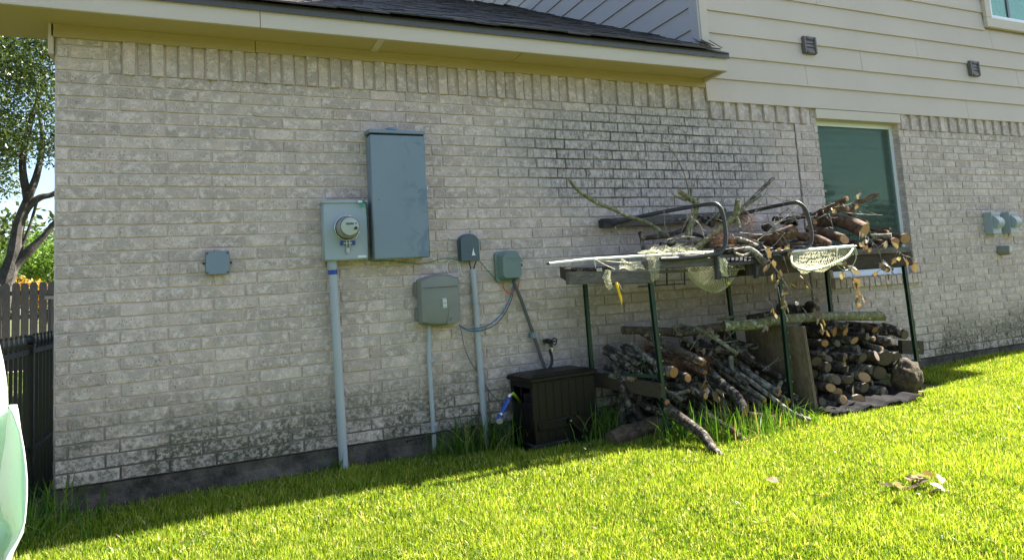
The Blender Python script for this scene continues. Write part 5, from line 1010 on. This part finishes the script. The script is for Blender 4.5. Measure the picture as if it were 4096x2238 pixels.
# ---- straw
def straw(c, R, n, seed, label):
    r = np.random.default_rng(seed); m = MB()
    for k in range(n):
        p = Vector(r.normal(0, 1, 3)*np.array(R)*.5)+c; d = Vector(r.normal(0, 1, 3)); d.z -= .5; d.normalize(); L = r.uniform(.03, .075); s = d.cross(Vector(r.normal(0,1,3))).normalized()*.0009
        q = p+d*L*.5+Vector((0,0,-.006)); e = p+d*L+Vector((0,0,-.02)); m.add([p-s, p+s, q+s, q-s, e], [(0,1,2,3),(3,2,4)])
    return m.build('pine_straw', M_['straw'], kind='stuff')
straw(P(2880, 950, -.55), (.11,.10,.07), 380, 1, 'red brown straw clump inside the first bench arm'); straw(P(2985, 890, -.52), (.09,.08,.11), 300, 2, 'red brown straw clump below the highest pale branch'); straw(P(2700, 1440, -.50), (.16,.08,.06), 320, 3, 'brown straw clump right of the front post on the lower pile'); straw(P(2800, 1445, -.58), (.10,.06,.06), 240, 4, 'brown straw clump hanging by the thick straight log'); straw(P(2590, 1385, -.25), (.07,.07,.06), 300, 5, 'small straw clump under the thick straight log')
# ---- leaves
LEAF = []
for k in range(6):
    r = random.Random(90+k); W = [0, .45, .85, 1, .8, .45, 0]; vs = []; fs = []
    cu = r.uniform(-.9, .9); fold = r.uniform(.1, .6)
    for i in range(7):
        t_ = i/6; z = -math.sin(t_*2.0*cu)*.25/max(.3, abs(cu))*.5; w_ = W[i]*.27*(1+r.uniform(-.25, .25))
        vs += [(-w_, t_, z+fold*w_+r.uniform(-.03,.03)), (0, t_, z), (w_, t_, z+fold*w_+r.uniform(-.03,.03))]
    for i in range(6): a = i*3; fs += [(a, a+1, a+4, a+3), (a+1, a+2, a+5, a+4)]
    LEAF.append([mesh_of(vs, fs, 'leaf', M_[mm]) for mm in ('dryleaf', 'dryleaf_grey')])
def leaf(parent, p, L, rr, kind=None):
    o = linked('leaf', LEAF[rr.randrange(6)][kind if kind is not None else (rr.random() < .35)], parent, p, (rr.uniform(-2.6, -.6), rr.uniform(-.8, .8), rr.uniform(0, 6.28)), (L*rr.uniform(.9, 1.5), L, L)); return o
def vine(pts, lpts, label, seed, r=.0024, L=.06, name='leafy_twig', cat='leafy twig'):
    rr = random.Random(seed); m = MB(); q = bez(path(pts), 5); m.tube(q, list(np.linspace(r, r*.5, len(q))), 5)
    for x, y in lpts:
        a = P(x, y, pts[min(len(pts)-1, len(pts)//2)][2]); b = min(q, key=lambda s_: (s_-a).length)
        if (a-b).length < .2: m.tube([b, a], [.0014, .001], 4)
    o = m.build(name, M_['twig'], smooth=True, label=label, cat=cat)
    for x, y in lpts: leaf(o, P(x, y, pts[min(len(pts)-1, len(pts)//2)][2]-.003), L*rr.uniform(.8, 1.4), rr)
    return o
vine([(3060,995,-.76),(3078,1041,-.77),(3114,1090,-.78),(3144,1136,-.78),(3175,1185,-.78),(3208,1226,-.78),(3231,1259,-.78)], [(3093,1039),(3080,1054),(3121,1077),(3093,1095),(3116,1115),(3108,1133),(3129,1154),(3154,1169),(3134,1185),(3147,1205),(3147,1223),(3135,1190),(3190,1202)], 'leafy twig hanging longest in front of the front middle post', 11, .0035)
vine([(3190,1080,-.60),(3230,1130,-.60),(3249,1164,-.60),(3270,1226,-.60),(3288,1262,-.60),(3300,1325,-.60)], [(3195,1095),(3215,1105),(3225,1140),(3240,1160),(3262,1185),(3250,1200),(3258,1230),(3275,1240),(3272,1258),(3290,1275),(3280,1290),(3286,1310),(3300,1318)], 'leafy twig hanging left of the back right post over the olive log', 12, .003, .065)
vine([(3134,1026,-.74),(3157,1103,-.74),(3167,1185,-.74),(3198,1223,-.74)], [(3152,1120),(3158,1130)], 'almost bare twig hanging beside the longest leafy twig', 13)
vine([(3060,1075,-.7),(3052,1172,-.7),(3088,1220,-.7),(3096,1256,-.7)], [(3092,1235),(3098,1248),(3090,1228)], 'thin twig ending in a small brown leaf above the olive log', 14)
vine([(3111,1145,-.72),(3126,1210,-.72),(3155,1292,-.72)], [], 'pliable green twig with yellow tip bent along the front middle post', 15, .0042)
vine([(3440,925,-.70),(3493,970,-.72),(3516,1004,-.73),(3526,1047,-.73),(3524,1075,-.73)], [(3436,970),(3452,962),(3470,978),(3485,990),(3545,965),(3540,985),(3462,955),(3516,1050),(3511,1085),(3530,1060),(3542,1050),(3544,1067),(3535,1040),(3565,1065),(3562,1083),(3505,1095),(3556,1100)], 'leafy twig drooping below the largest log end in front of the window', 16, .003)
vine([(3565,940,-.70),(3570,975,-.72),(3608,1016,-.73),(3640,1028,-.73),(3655,1045,-.73)], [(3580,1028),(3593,1026),(3613,1026),(3625,1034),(3648,1040),(3656,1052),(3572,968),(3578,975)], 'leafy twig curling past the front right post top', 17, .003)
vine([(3373,1030,-.80),(3385,1060,-.80),(3410,1095,-.78),(3420,1140,-.78),(3438,1170,-.78),(3452,1215,-.78)], [(3370,1040),(3362,1058),(3383,1042),(3390,1060),(3375,1083),(3406,1080),(3411,1096),(3418,1110),(3425,1125),(3432,1150),(3440,1168),(3436,1190),(3444,1210),(3452,1180)], 'leafy twig hanging from the landing net cord over the sill', 18, .003)
vine([(3140,930,-.70),(3090,985,-.72),(3060,985,-.72)], [(3158,975),(3150,1000),(3168,1005),(3060,990),(3075,985),(3050,978),(3125,985)], 'cluster of broad tan leaves below the flared stump log', 19, .0025, .075)
vine([(3030,800,-.45),(3100,830,-.5),(3150,800,-.5)], [(3130,806),(3152,806),(3165,803),(3125,850),(3172,866),(3097,852),(3080,870),(3150,835)], 'small pale leaves dotted over the top of the second bench arm', 20, .002, .035)
vine([(3330,830,-.6),(3400,815,-.6),(3420,790,-.6)], [(3326,831),(3345,835),(3356,815),(3368,812),(3414,808),(3420,815),(3432,822),(3428,778),(3440,770)], 'small pale leaves on the slanting window log', 21, .002, .035)
vine([(2700,1300,-.3),(2693,1330,-.3)], [(2690,1300),(2700,1310),(2705,1298)], 'three round leaves standing by the slender olive branch', 22, .002, .05)
vine([(2820,1500,-.66),(2835,1540,-.68),(2860,1570,-.7)], [(2815,1530),(2830,1548),(2850,1560),(2822,1512),(2868,1552)], 'curled brown leaves above the weeds beside the heavy bent log', 23, .002, .07)
vine([(2790,1390,-.35),(2850,1395,-.4),(2910,1400,-.45)], [(2790,1395),(2820,1392),(2850,1400),(2900,1405),(2750,1370),(3020,1480)], 'scattered leaves on top of the lower left pile', 24, .0015, .05)
for x, y, lb in ((3061, 1300, 'single long tan leaf hanging off the olive log'), (2840, 1305, 'pair of tiny tan leaves on the level wall log')): vine([(x, y-12, -.56 if x > 3000 else -.42), (x, y, -.56 if x > 3000 else -.42)], [(x, y), (x+4, y+8)], lb, x, .0012, .05)
def lawn_leaf(lst, label, seed, L=.07):
    rr = random.Random(seed); e = None
    for k, (x, y) in enumerate(lst):
        g = PZ(x, y, -.105); g.z = ground_z(g.x, g.y)+.045+rr.uniform(0, .02)
        if e is None: e = empty('fallen_leaves' if len(lst) > 1 else 'fallen_leaf', g, label, 'leaves' if len(lst) > 1 else 'leaf')
        o = leaf(e, g, L*rr.uniform(.8, 1.2), rr, 1 if (k % 3) else 0); o.rotation_euler = (rr.uniform(-.5, .5), rr.uniform(-.5, .5), rr.uniform(0, 6.28))
lawn_leaf([(3660,1920),(3690,1915),(3700,1925),(3665,1935),(3715,1935),(3650,1910),(3730,1920),(3680,1900),(3720,1945)], 'silvery sprig of dry leaves on the sunlit lawn', 31); lawn_leaf([(3575,1945),(3590,1935),(3600,1968),(3625,1975)], 'curled brown leaves on the lawn left of the silvery sprig', 32); lawn_leaf([(3770,1945),(3778,1960)], 'two pale leaves on the lawn right of the silvery sprig', 33, .06); lawn_leaf([(3120,1932)], 'single brown leaf alone on the sunlit lawn', 34)
lawn_leaf([(2300,1790),(2330,1795),(2350,1780)], 'dry pale stems and leaf at the foot of the hose box', 35, .05)
# ================================================================== iron fence, yard behind, trees
fn = empty('iron_fence', (-.165, .25, -.13), 'black iron picket fence with a ball topped post beside the house corner', 'fence')
FX = -.165
pk = MB(); pk.box((-.008, -.008, -.14), (.008, .008, .775)); pk.tube([(0,0,.775),(0,0,.785)], [.012,.014], 8); pk.tube([(0,0,.785),(0,0,.792),(0,0,.81),(0,0,.833)], [.009,.013,.010,.0055], 8); pk.tube([(0,0,.833),(0,0,.838),(0,0,.846),(0,0,.851)], [.005,.008,.008,.002], 8)
pko = pk.build('picket', M_['blackmetal'], fn, smooth='auto'); pko.location = (FX, .15, 0)
for y in list(np.arange(-.95, .1, .1))+list(np.arange(.35, 2.9, .1)): linked('picket', pko.data, fn, (FX, y, 0))
one('post', M_['blackmetal'], lambda m: m.box((FX-.025, .225, -.2), (FX+.025, .275, .775)), fn, bevel=.003); one('post_cap', M_['blackmetal'], lambda m: m.box((FX-.030, .22, .776), (FX+.030, .28, .790)), fn)
bm = bmesh.new(); bmesh.ops.create_uvsphere(bm, u_segments=20, v_segments=12, radius=.031); me = bpy.data.meshes.new('ball'); bm.to_mesh(me); bm.free(); me.materials.append(M_['blackmetal']); me.polygons.foreach_set('use_smooth', [True]*len(me.polygons)); linked('ball', me, fn, (FX, .25, .815))
for y0, y1 in ((-1.05, .222), (.278, 2.9)):
    for z in (.735, .175): one('rail', M_['blackmetal'], lambda m: m.box((FX-.0125, y0, z), (FX+.0125, y1, z+.028)), fn)
# timber fence far behind
wf = empty('timber_fence', (-3, 12.6, -.15), 'weathered grey timber privacy fence at the back of the yard', 'fence')
PK = [mesh_of([(x*.069,y,z) for y in (0,.018) for x, z in ((-1,0),(1,0),(1,1.80+d),(.6,1.86+d),(-.6,1.86+d),(-1,1.80+d))], [(0,1,2,3,4,5),(11,10,9,8,7,6)]+[(i,i+6,(i+1)%6+6,(i+1)%6) for i in range(6)], 'picket', M_['plankvert']) for d in (0,.015,-.01)]
x = -9.0
while x < 4: linked('picket', PK[rb.randrange(3)], wf, (x, 12.6+rb.uniform(-.004,.004), -.2), (0, rb.uniform(-.008,.008), 0)); x += .157
for z in (.2, .9, 1.4): one('rail', M_['plankvert'], lambda m: m.box((-9, 12.62, z), (4, 12.66, z+.09)), wf)
one('path', plain('pink concrete path', (.45,.33,.27), .9), lambda m: m.box((-9, 11.9, -.2), (4, 12.3, -.125)), kind='structure')
fl = empty('patio_light', P(192, 1182, 5.0), 'small flat patio lantern behind the house corner', 'lantern')
a = P(196, 1178, 5.0); one('lantern_roof', M_['ventbrown'], lambda m: m.box((a.x-.045, 4.95, a.z-.01), (a.x+.06, 5.05, a.z+.01)), fl); one('lantern_glass', plain('pale lamp glass', (.6,.55,.4)), lambda m: m.box((a.x-.035, 4.96, a.z-.05), (a.x+.05, 5.04, a.z-.012)), fl); one('lantern_pole', M_['ventbrown'], lambda m: m.box((a.x, 4.99, -.2), (a.x+.02, 5.01, a.z-.05)), fl)
def leaves_mesh(name, centers, n, size, mat, parent, seed, flat=.35, kind=None):
    """N small leaves spread through the clumps (x, y, z, radius)"""
    r = np.random.default_rng(seed); C = np.array(centers); w_ = C[:, 3]**2.2; idx = r.choice(len(C), n, p=w_/w_.sum())
    d = r.normal(0, 1, (n, 3)); d /= np.linalg.norm(d, axis=1)[:, None]; rr = r.uniform(0, 1, n)**.45
    p = C[idx, :3]+d*(rr*C[idx, 3])[:, None]*np.array([1, 1, .8]); 
    a = r.normal(0, 1, (n, 3)); a /= np.linalg.norm(a, axis=1)[:, None]; b = np.cross(a, r.normal(0, 1, (n, 3))); b /= np.linalg.norm(b, axis=1)[:, None]
    s = size*r.uniform(.6, 1.3, n)[:, None]
    V = np.stack([p-a*s, p-b*s*.45, p+a*s, p+b*s*.45], 1).reshape(-1, 3)
    me = bpy.data.meshes.new(name); me.vertices.add(4*n); me.vertices.foreach_set('co', V.ravel()); me.loops.add(4*n); me.loops.foreach_set('vertex_index', np.arange(4*n)); me.polygons.add(n); me.polygons.foreach_set('loop_start', np.arange(n)*4); me.update(calc_edges=True)
    me.materials.append(M_[mat]); me.attributes.new('tone', 'FLOAT', 'POINT').data.foreach_set('value', np.repeat(r.uniform(0, 1, n), 4)); me.attributes.new('dry', 'FLOAT', 'POINT').data.foreach_set('value', np.zeros(4*n))
    o = bpy.data.objects.new(name, me); COL.objects.link(o); attach(o, parent); tag(o, kind=kind); return o
def tree(base, H, label, seed, limbs, clumps, n, size, leaf='treeleaf', name='tree', tr=.2, mat='bark_far'):
    e = empty(name, base, label, 'tree')
    m = MB()
    for pts, r0, r1 in limbs: q = bez([Vector(p) for p in pts], 5); m.tube(q, list(np.linspace(r0, r1, len(q))), 9, jit=lambda p, j, i: .12*mnoise.noise(p*3))
    m.build('trunk', M_[mat], e, smooth='auto'); leaves_mesh('crown', clumps, n, size, leaf, e, seed); return e
TY = 15.0
def T(px, py, y=TY): return P(px, py, y)
lim = [([T(-30,1420),T(10,1180),T(38,1080),T(60,1000),T(75,900),T(110,800),T(150,690),T(170,560),T(150,420)], .22, .03), ([T(25,1130),T(60,1060),T(120,1000),T(170,950),T(230,880),T(330,800)], .14, .04), ([T(70,900),T(110,830),T(160,790),T(215,775),T(300,720)], .11, .05), ([T(110,800),T(90,650),T(120,500),T(180,300)], .10, .04), ([T(-30,1200),T(-80,1000),T(-160,800)], .2, .1), ([T(38,1080),T(70,1020),T(110,930),T(150,800)], .05, .03)]
r = np.random.default_rng(5); cl = []
for k in range(210):
    px, py = r.uniform(-500, 560), r.uniform(-420, 830)
    if 120 < px < 200 and 740 < py < 860: continue
    if py > 600 and r.random() < .45: continue
    p = T(px, py, TY+r.uniform(-2.5, 2.5)); cl.append((p.x, p.y, p.z, r.uniform(.35, .85)))
tree(T(-30,1420), 9, 'large tree with forked dark trunk beyond the timber fence', 6, lim, cl, 95000, .050)
cl = [(*T(r.uniform(60, 420), r.uniform(985, 1170), 17+r.uniform(-1, 1)), r.uniform(.3, .7)) for k in range(34)]
tree(T(200,1300,17), 4, 'bright green young tree right of the large trunk', 7, [([T(230,1420,17),T(200,1150,17),T(170,1020,17)], .07, .03)], cl, 9000, .055, 'shrubleaf')
cl = [(*T(r.uniform(-400, 420), r.uniform(1060, 1250), 20+r.uniform(-1, 1)), r.uniform(.5, .9)) for k in range(60)]
tree(T(100,1330,20), 4, 'dark green bushes massed behind the timber fence', 8, [([T(100,1400,20),T(100,1150,20)], .1, .04)], cl, 12000, .075, 'treeleaf', name='bush')
cl = [(*T(r.uniform(-60, 190), r.uniform(1140, 1200), 15.8+r.uniform(-.5, .5)), r.uniform(.2, .4)) for k in range(14)]
tree(T(60,1330,15.8), 2, 'yellow leaved shrub just above the timber fence', 9, [([T(60,1400,15.8),T(60,1160,15.8)], .05, .02)], cl, 4000, .05, 'yellowleaf', name='shrub')
cl = [(*T(r.uniform(-700, 700), r.uniform(900, 1150), 27+r.uniform(-2, 2)), r.uniform(.9, 1.8)) for k in range(40)]
tree(T(-300,1330,27), 6, 'pale distant trees seen low under the large crown', 10, [([T(-200,1420,27),T(-200,1000,27)], .2, .08)], cl, 7000, .14, 'treeleaf')
# the trees across the neighbours' boundary, behind the photographer
tl = empty('treeline', (4, -22, -.15), kind='stuff')
rq = np.random.default_rng(15); cl = [(x+rq.uniform(-1,1), -22+rq.uniform(-1.5,1.5), rq.uniform(0, 1)*(4.5+1.5*math.sin(x*.7)), rq.uniform(.8, 1.7)) for x in np.arange(-22, 44, .45)]
leaves_mesh('treeline', cl, 26000, .22, 'treeleaf', tl, 16, kind='stuff')
one('treeline', plain('dark foliage depth', (.02,.035,.012), .9, bump=0), lambda m: m.box((-24, -24, -.2), (46, -23.2, 3.6)), tl, kind='stuff')
# white plastic shell at the near left
wh = empty('white_plastic_shell', P(0, 2238, -3.15), 'white curved plastic shell standing at the lower edge beside the iron fence', 'plastic shell')
YW = -3.15
outer = [(-10,1360),(14,1440),(24,1500),(31,1560),(33,1610),(29,1650),(24,1720),(12,1810),(4,1870),(-4,1920),(-6,1985),(4,2040),(20,2078),(40,2100),(70,2110),(92,2092)]
edge = [(31,1621),(45,1645),(57,1678),(76,1729),(88,1792),(96,1855),(101,1918),(101,1981),(97,2040),(92,2089),(82,2118),(63,2158),(38,2194),(19,2232),(0,2290)]
inner = [(28,1634),(27,1665),(24,1700),(20,1760),(12,1810),(4,1870),(-4,1930),(-2,1990),(6,2045),(20,2076),(36,2100),(50,2130),(40,2165),(15,2215),(-5,2290)]
t = NT('glossy white plastic'); v = t.pos(); t.bs(Base_Color=t.mix(t.rng(t.noise(t.map(v,(1,1,.4)), 38, 5, .75), .56, .72, 0, .5), (.80,.83,.80), (.42,.50,.42)), Roughness=.32); tr = t.n('BsdfTranslucent', Color=(.55,.85,.62)); t.t.links.new(t.n('MixShader', i0=.25, i1=t.b.outputs[0], i2=tr.outputs[0]).outputs[0], t.out.inputs[0])
m = MB(); n = len(edge)
for k in range(n):
    m.v += [tuple(P(*edge[k], YW-.10)), tuple((P(*edge[k], YW-.06)*.5+P(*inner[k], YW+.02)*.5)+Vector((.006,.02,0))), tuple(P(*inner[k], YW+.04))]
m.f = [(k*3+j, k*3+j+1, k*3+j+4, k*3+j+3) for k in range(n-1) for j in range(2)]; m.m = [0]*len(m.f)
o = m.build('curled_flap', t.m, wh, smooth=True); o.modifiers.new('s', 'SOLIDIFY').thickness = .003
m = MB(); lft = [(-260, y) for x, y in outer]
o2 = [(-30,1300),(0,1380),(14,1440),(24,1500),(31,1560),(33,1612),(29,1650),(25,1700),(21,1760),(12,1810),(4,1870),(-4,1930),(-2,1990),(6,2045),(20,2076),(40,2098),(50,2135),(36,2180),(12,2220),(-6,2300),(-40,2450),(-90,2700),(-140,3000),(-180,3400)]
k = len(o2)
for x, y in o2: m.v += [tuple(P(x, y, YW-.02)), tuple(P(x-60, y, YW-.10)+Vector((0,0,.0))), tuple(P(x-230, y, YW-.12)), tuple(P(x-520, y, YW-.04)), tuple(P(x-640, y, YW+.10))]
m.f = [(i*5+j, i*5+j+1, i*5+j+6, i*5+j+5) for i in range(k-1) for j in range(4)]; m.m = [0]*len(m.f)
o = m.build('shell_body', t.m, wh, smooth=True); o.modifiers.new('s', 'SOLIDIFY').thickness = .004

# ================================================================== grass
def blades(name, pts, hgt, wid, seed, mat, lean=.35, segs=2, **tg):
    """pts n x 3 root points; hgt, wid arrays"""
    r = np.random.default_rng(seed); n = len(pts); th = r.uniform(0, 2*np.pi, n); side = np.stack([np.cos(th), np.sin(th), np.zeros(n)], 1)
    ph = r.uniform(0, 2*np.pi, n); ln = np.abs(r.normal(0, lean, n)); ld = np.stack([np.cos(ph), np.sin(ph), np.zeros(n)], 1)
    up = np.array([0, 0, 1.0]); h = hgt[:, None]; w_ = wid[:, None]*.5; L = ln[:, None]
    lv = []
    for k in range(segs+1):
        f = k/segs; c = pts+up*h*f*(1-.35*L*f)+ld*h*L*f*f
        ww = w_*(1, .95, .75, .5)[k] if segs == 3 else w_*(.9, 1.0)[min(k, 1)]
        if k < segs: lv += [c-side*ww, c+side*ww]
        else: lv += [c]
    nv = 2*segs+1; V = np.stack(lv, 1).reshape(-1, 3).astype(np.float32); base = np.arange(n)*nv
    loops = []; starts = []; 
    per = []
    for k in range(segs-1): per += [2*k, 2*k+1, 2*k+3, 2*k+2]
    per += [2*(segs-1), 2*(segs-1)+1, 2*segs]; per = np.array(per); LI = (base[:, None]+per[None, :]).ravel().astype(np.int32)
    st = [4*k for k in range(segs-1)]+[4*(segs-1)]; npol = segs; ST = (np.arange(n)[:, None]*len(per)+np.array(st)[None, :]).ravel().astype(np.int32)
    me = bpy.data.meshes.new(name); me.vertices.add(len(V)); me.vertices.foreach_set('co', V.ravel()); me.loops.add(len(LI)); me.loops.foreach_set('vertex_index', LI); me.polygons.add(len(ST)); me.polygons.foreach_set('loop_start', ST); me.update(calc_edges=True)
    me.materials.append(M_[mat]); tone = np.clip(r.normal(.5, .32, n)+tg.pop('bias', 0), 0, 1)
    me.attributes.new('tone', 'FLOAT', 'POINT').data.foreach_set('value', np.repeat(tone, nv).astype(np.float32)); me.attributes.new('dry', 'FLOAT', 'POINT').data.foreach_set('value', np.repeat(r.uniform(0, 1, n), nv).astype(np.float32))
    o = bpy.data.objects.new(name, me); COL.objects.link(o); attach(o, tg.pop('parent', None)); tag(o, **tg); return o
def gz_arr(x, y):
    t_ = np.clip((x-4.6)/4.6, 0, 1); t_ = t_*t_*(3-2*t_); return -.15+.075*t_+.012*np.array([mnoise.noise((a*.7, b*.7, 3)) for a, b in zip(x, y)])
def in_view(x, y, mg=.12):
    d = np.stack([x, y, np.full_like(x, -.13)], 1)-CAM; z = d@CF; u = .5+FPX*(d@CR)/z/PW; v = (PH/2+PPV-FPX*(d@CU)/z)/PH
    return (z > .3)&(u > -mg)&(u < 1+mg)&(v < 1+2*mg)
r = np.random.default_rng(21)
def scatter(n, x0, x1, y0, y1, near=None):
    x = r.uniform(x0, x1, n); y = r.uniform(y0, y1, n); k = in_view(x, y)
    return x[k], y[k]
X, Y = [], []
for a in ((760000, -1.2, 11, -3.4, -.012), (240000, -.6, 4.5, -3.2, -1.2)):
    x, y = scatter(*a); X.append(x); Y.append(y)
X = np.concatenate(X); Y = np.concatenate(Y)
keep = ~((X > 2.66) & (X < 3.28) & (Y > -.42) & (Y < -.05)) & ~((X > 5.0) & (X < 6.55) & (Y > -.66)) & ~((Y > -.10) & (r.random(len(X)) < .5)) & ~((X > 3.3) & (X < 5) & (Y > -.5) & (r.random(len(X)) < .8))
X, Y = X[keep], Y[keep]; n = len(X); patchy = np.array([mnoise.noise((a*1.7, b*1.7, 7)) for a, b in zip(X, Y)])
hg = r.uniform(.020, .050, n)*(1+.35*patchy)*np.where((Y > -.55), 1.3, 1); wd = r.uniform(.0034, .0064, n)
print('blades', n)
blades('lawn_grass', np.stack([X, Y, gz_arr(X, Y)-.003], 1), hg, wd, 3, 'grass', .55, 2, kind='stuff', bias=.16*patchy+.22*np.array([mnoise.noise((a*6, b*6, 2)) for a, b in zip(X, Y)]))
n = 60000; x = r.uniform(-6, 14, n); y = r.uniform(-9, 0, n); k = ~in_view(x, y, .1); x, y = x[k], y[k]
blades('lawn_grass', np.stack([x, y, gz_arr(x, y)-.003], 1), r.uniform(.03, .06, len(x)), r.uniform(.006, .011, len(x)), 4, 'grass', .5, 2, kind='stuff')
n = 26000; x = r.uniform(-6.5, -.02, n); y = r.uniform(0, 11.9, n)
blades('lawn_grass', np.stack([x, y, gz_arr(x, y)-.003], 1), r.uniform(.04, .08, n), r.uniform(.006, .010, n), 5, 'grass', .5, 2, kind='stuff')
# tall weeds
WD = [(1350,1745,-.06,26,.20,.05,'weed tuft at the foot of the thick meter conduit'),(1752,1800,-.10,30,.16,.06,'weed tuft at the foot of the thinnest conduit'),(1860,1790,-.14,110,.30,.12,'dense tall weeds between the thinnest conduit and the slim conduit'),(1950,1790,-.16,110,.34,.12,'dense tall weeds between the slim conduit and the hose box'),(2410,1790,-.36,90,.36,.08,'tall weed clump right of the hose box'),(2720,1750,-.75,50,.26,.10,'weed clump around the foot of the front post'),(2830,1760,-.85,80,.30,.13,'weed clump between the flaky log and the bent log'),(2960,1740,-.95,70,.28,.13,'weed clump under the heavy bent log end'),(3060,1730,-.92,80,.30,.13,'weed clump beside the longest pale branch'),(3160,1720,-.90,40,.22,.10,'weed clump where the pale branch meets the lawn'),(200,2060,-.20,70,.34,.10,'weed clump at the house corner by the iron fence'),(120,2150,-.45,60,.26,.12,'weed clump along the iron fence bottom'),(3230,1700,-.88,26,.20,.10,'sparse weeds at the plywood foot'),(2060,1810,-.2,30,.2,.08,'weeds at the left corner of the hose box'),(2370,1830,-.5,20,.16,.08,'weeds in front of the hose box corner')]
for k, (px, py, y, n, h, sp, lb) in enumerate(WD):
    g = PZ(px, py, -.145); g = Vector((g.x, y if y > -.3 or True else g.y, 0)); g.x = P(px, py, y).x; rr = np.random.default_rng(300+k)
    q = np.stack([g.x+rr.normal(0, sp, n), np.minimum(g.y+rr.normal(0, sp*.6, n), -.02), np.zeros(n)], 1); q[:, 2] = gz_arr(q[:, 0], q[:, 1])-.005
    blades('weed_clump', q, h*rr.uniform(.45, 1.1, n), rr.uniform(.005, .009, n), 400+k, 'weed', .55, 3, label=lb, cat='weeds')
g = P(2553, 1500, -.4); rr = np.random.default_rng(9); n = 14
blades('weed_clump', np.stack([g.x+.02*rr.normal(0, 1, n), g.y+.02*rr.normal(0, 1, n), np.full(n, g.z)], 1), rr.uniform(.08, .15, n), rr.uniform(.005, .008, n), 500, 'weed', .3, 3, label='small bright weed tuft sprouting on the logs behind the front post', cat='weeds')
# bare litter strip along the wall foot
m = MB(); rr = np.random.default_rng(77)
for k in range(1500):
    x = rr.uniform(0, 3.4); y = -abs(rr.normal(0, .10))-.02; p = Vector((x, y, ground_z(x, y)+.006+rr.uniform(0, .02))); a = rr.uniform(0, 6.28); d = Vector((math.cos(a), math.sin(a), rr.normal(0, .25)))*rr.uniform(.015, .05); s = Vector((-d.y, d.x, 0)).normalized()*.0016
    m.add([p-s, p+s, p+d+s*.5, p+d-s*.5], [(0,1,2,3)])
m.build('dead_grass', M_['dryleaf_grey'], kind='stuff')
m = MB()
for k in range(420):
    x = rr.uniform(-.3, 9); y = -rr.uniform(.02, 2.9)
    if not bool(in_view(np.array([x]), np.array([y]))[0]): continue
    p = Vector((x, y, ground_z(x, y)+rr.uniform(.015, .035))); a = rr.uniform(0, 6.28); d = Vector((math.cos(a), math.sin(a), rr.normal(0, .3)))*rr.uniform(.006, .018); s = Vector((-d.y, d.x, rr.normal(0,.004)))*.4
    m.add([p-d, p-s, p+d, p+s], [(0,1,2,3)])
m.build('leaf_litter', M_['dryleaf'], kind='stuff')
bn_ = empty('black_edging', P(1700, 1740, -.1), 'bent black drip hose piece lying by the weeds at the wall foot', 'hose')
m = MB(); m.tube(bez([P(1628,1768,-.10),P(1632,1760,-.13),P(1690,1745,-.12),P(1760,1724,-.12),P(1795,1722,-.12),P(1830,1742,-.12),P(1836,1800,-.12)], 5), .006, 7); m.build('drip_hose', M_['blackrubber'], bn_, smooth=True)
for o in list(scene.objects):
    if o.type == 'MESH' and len(o.data.polygons) == 0: print('EMPTY MESH', o.name)
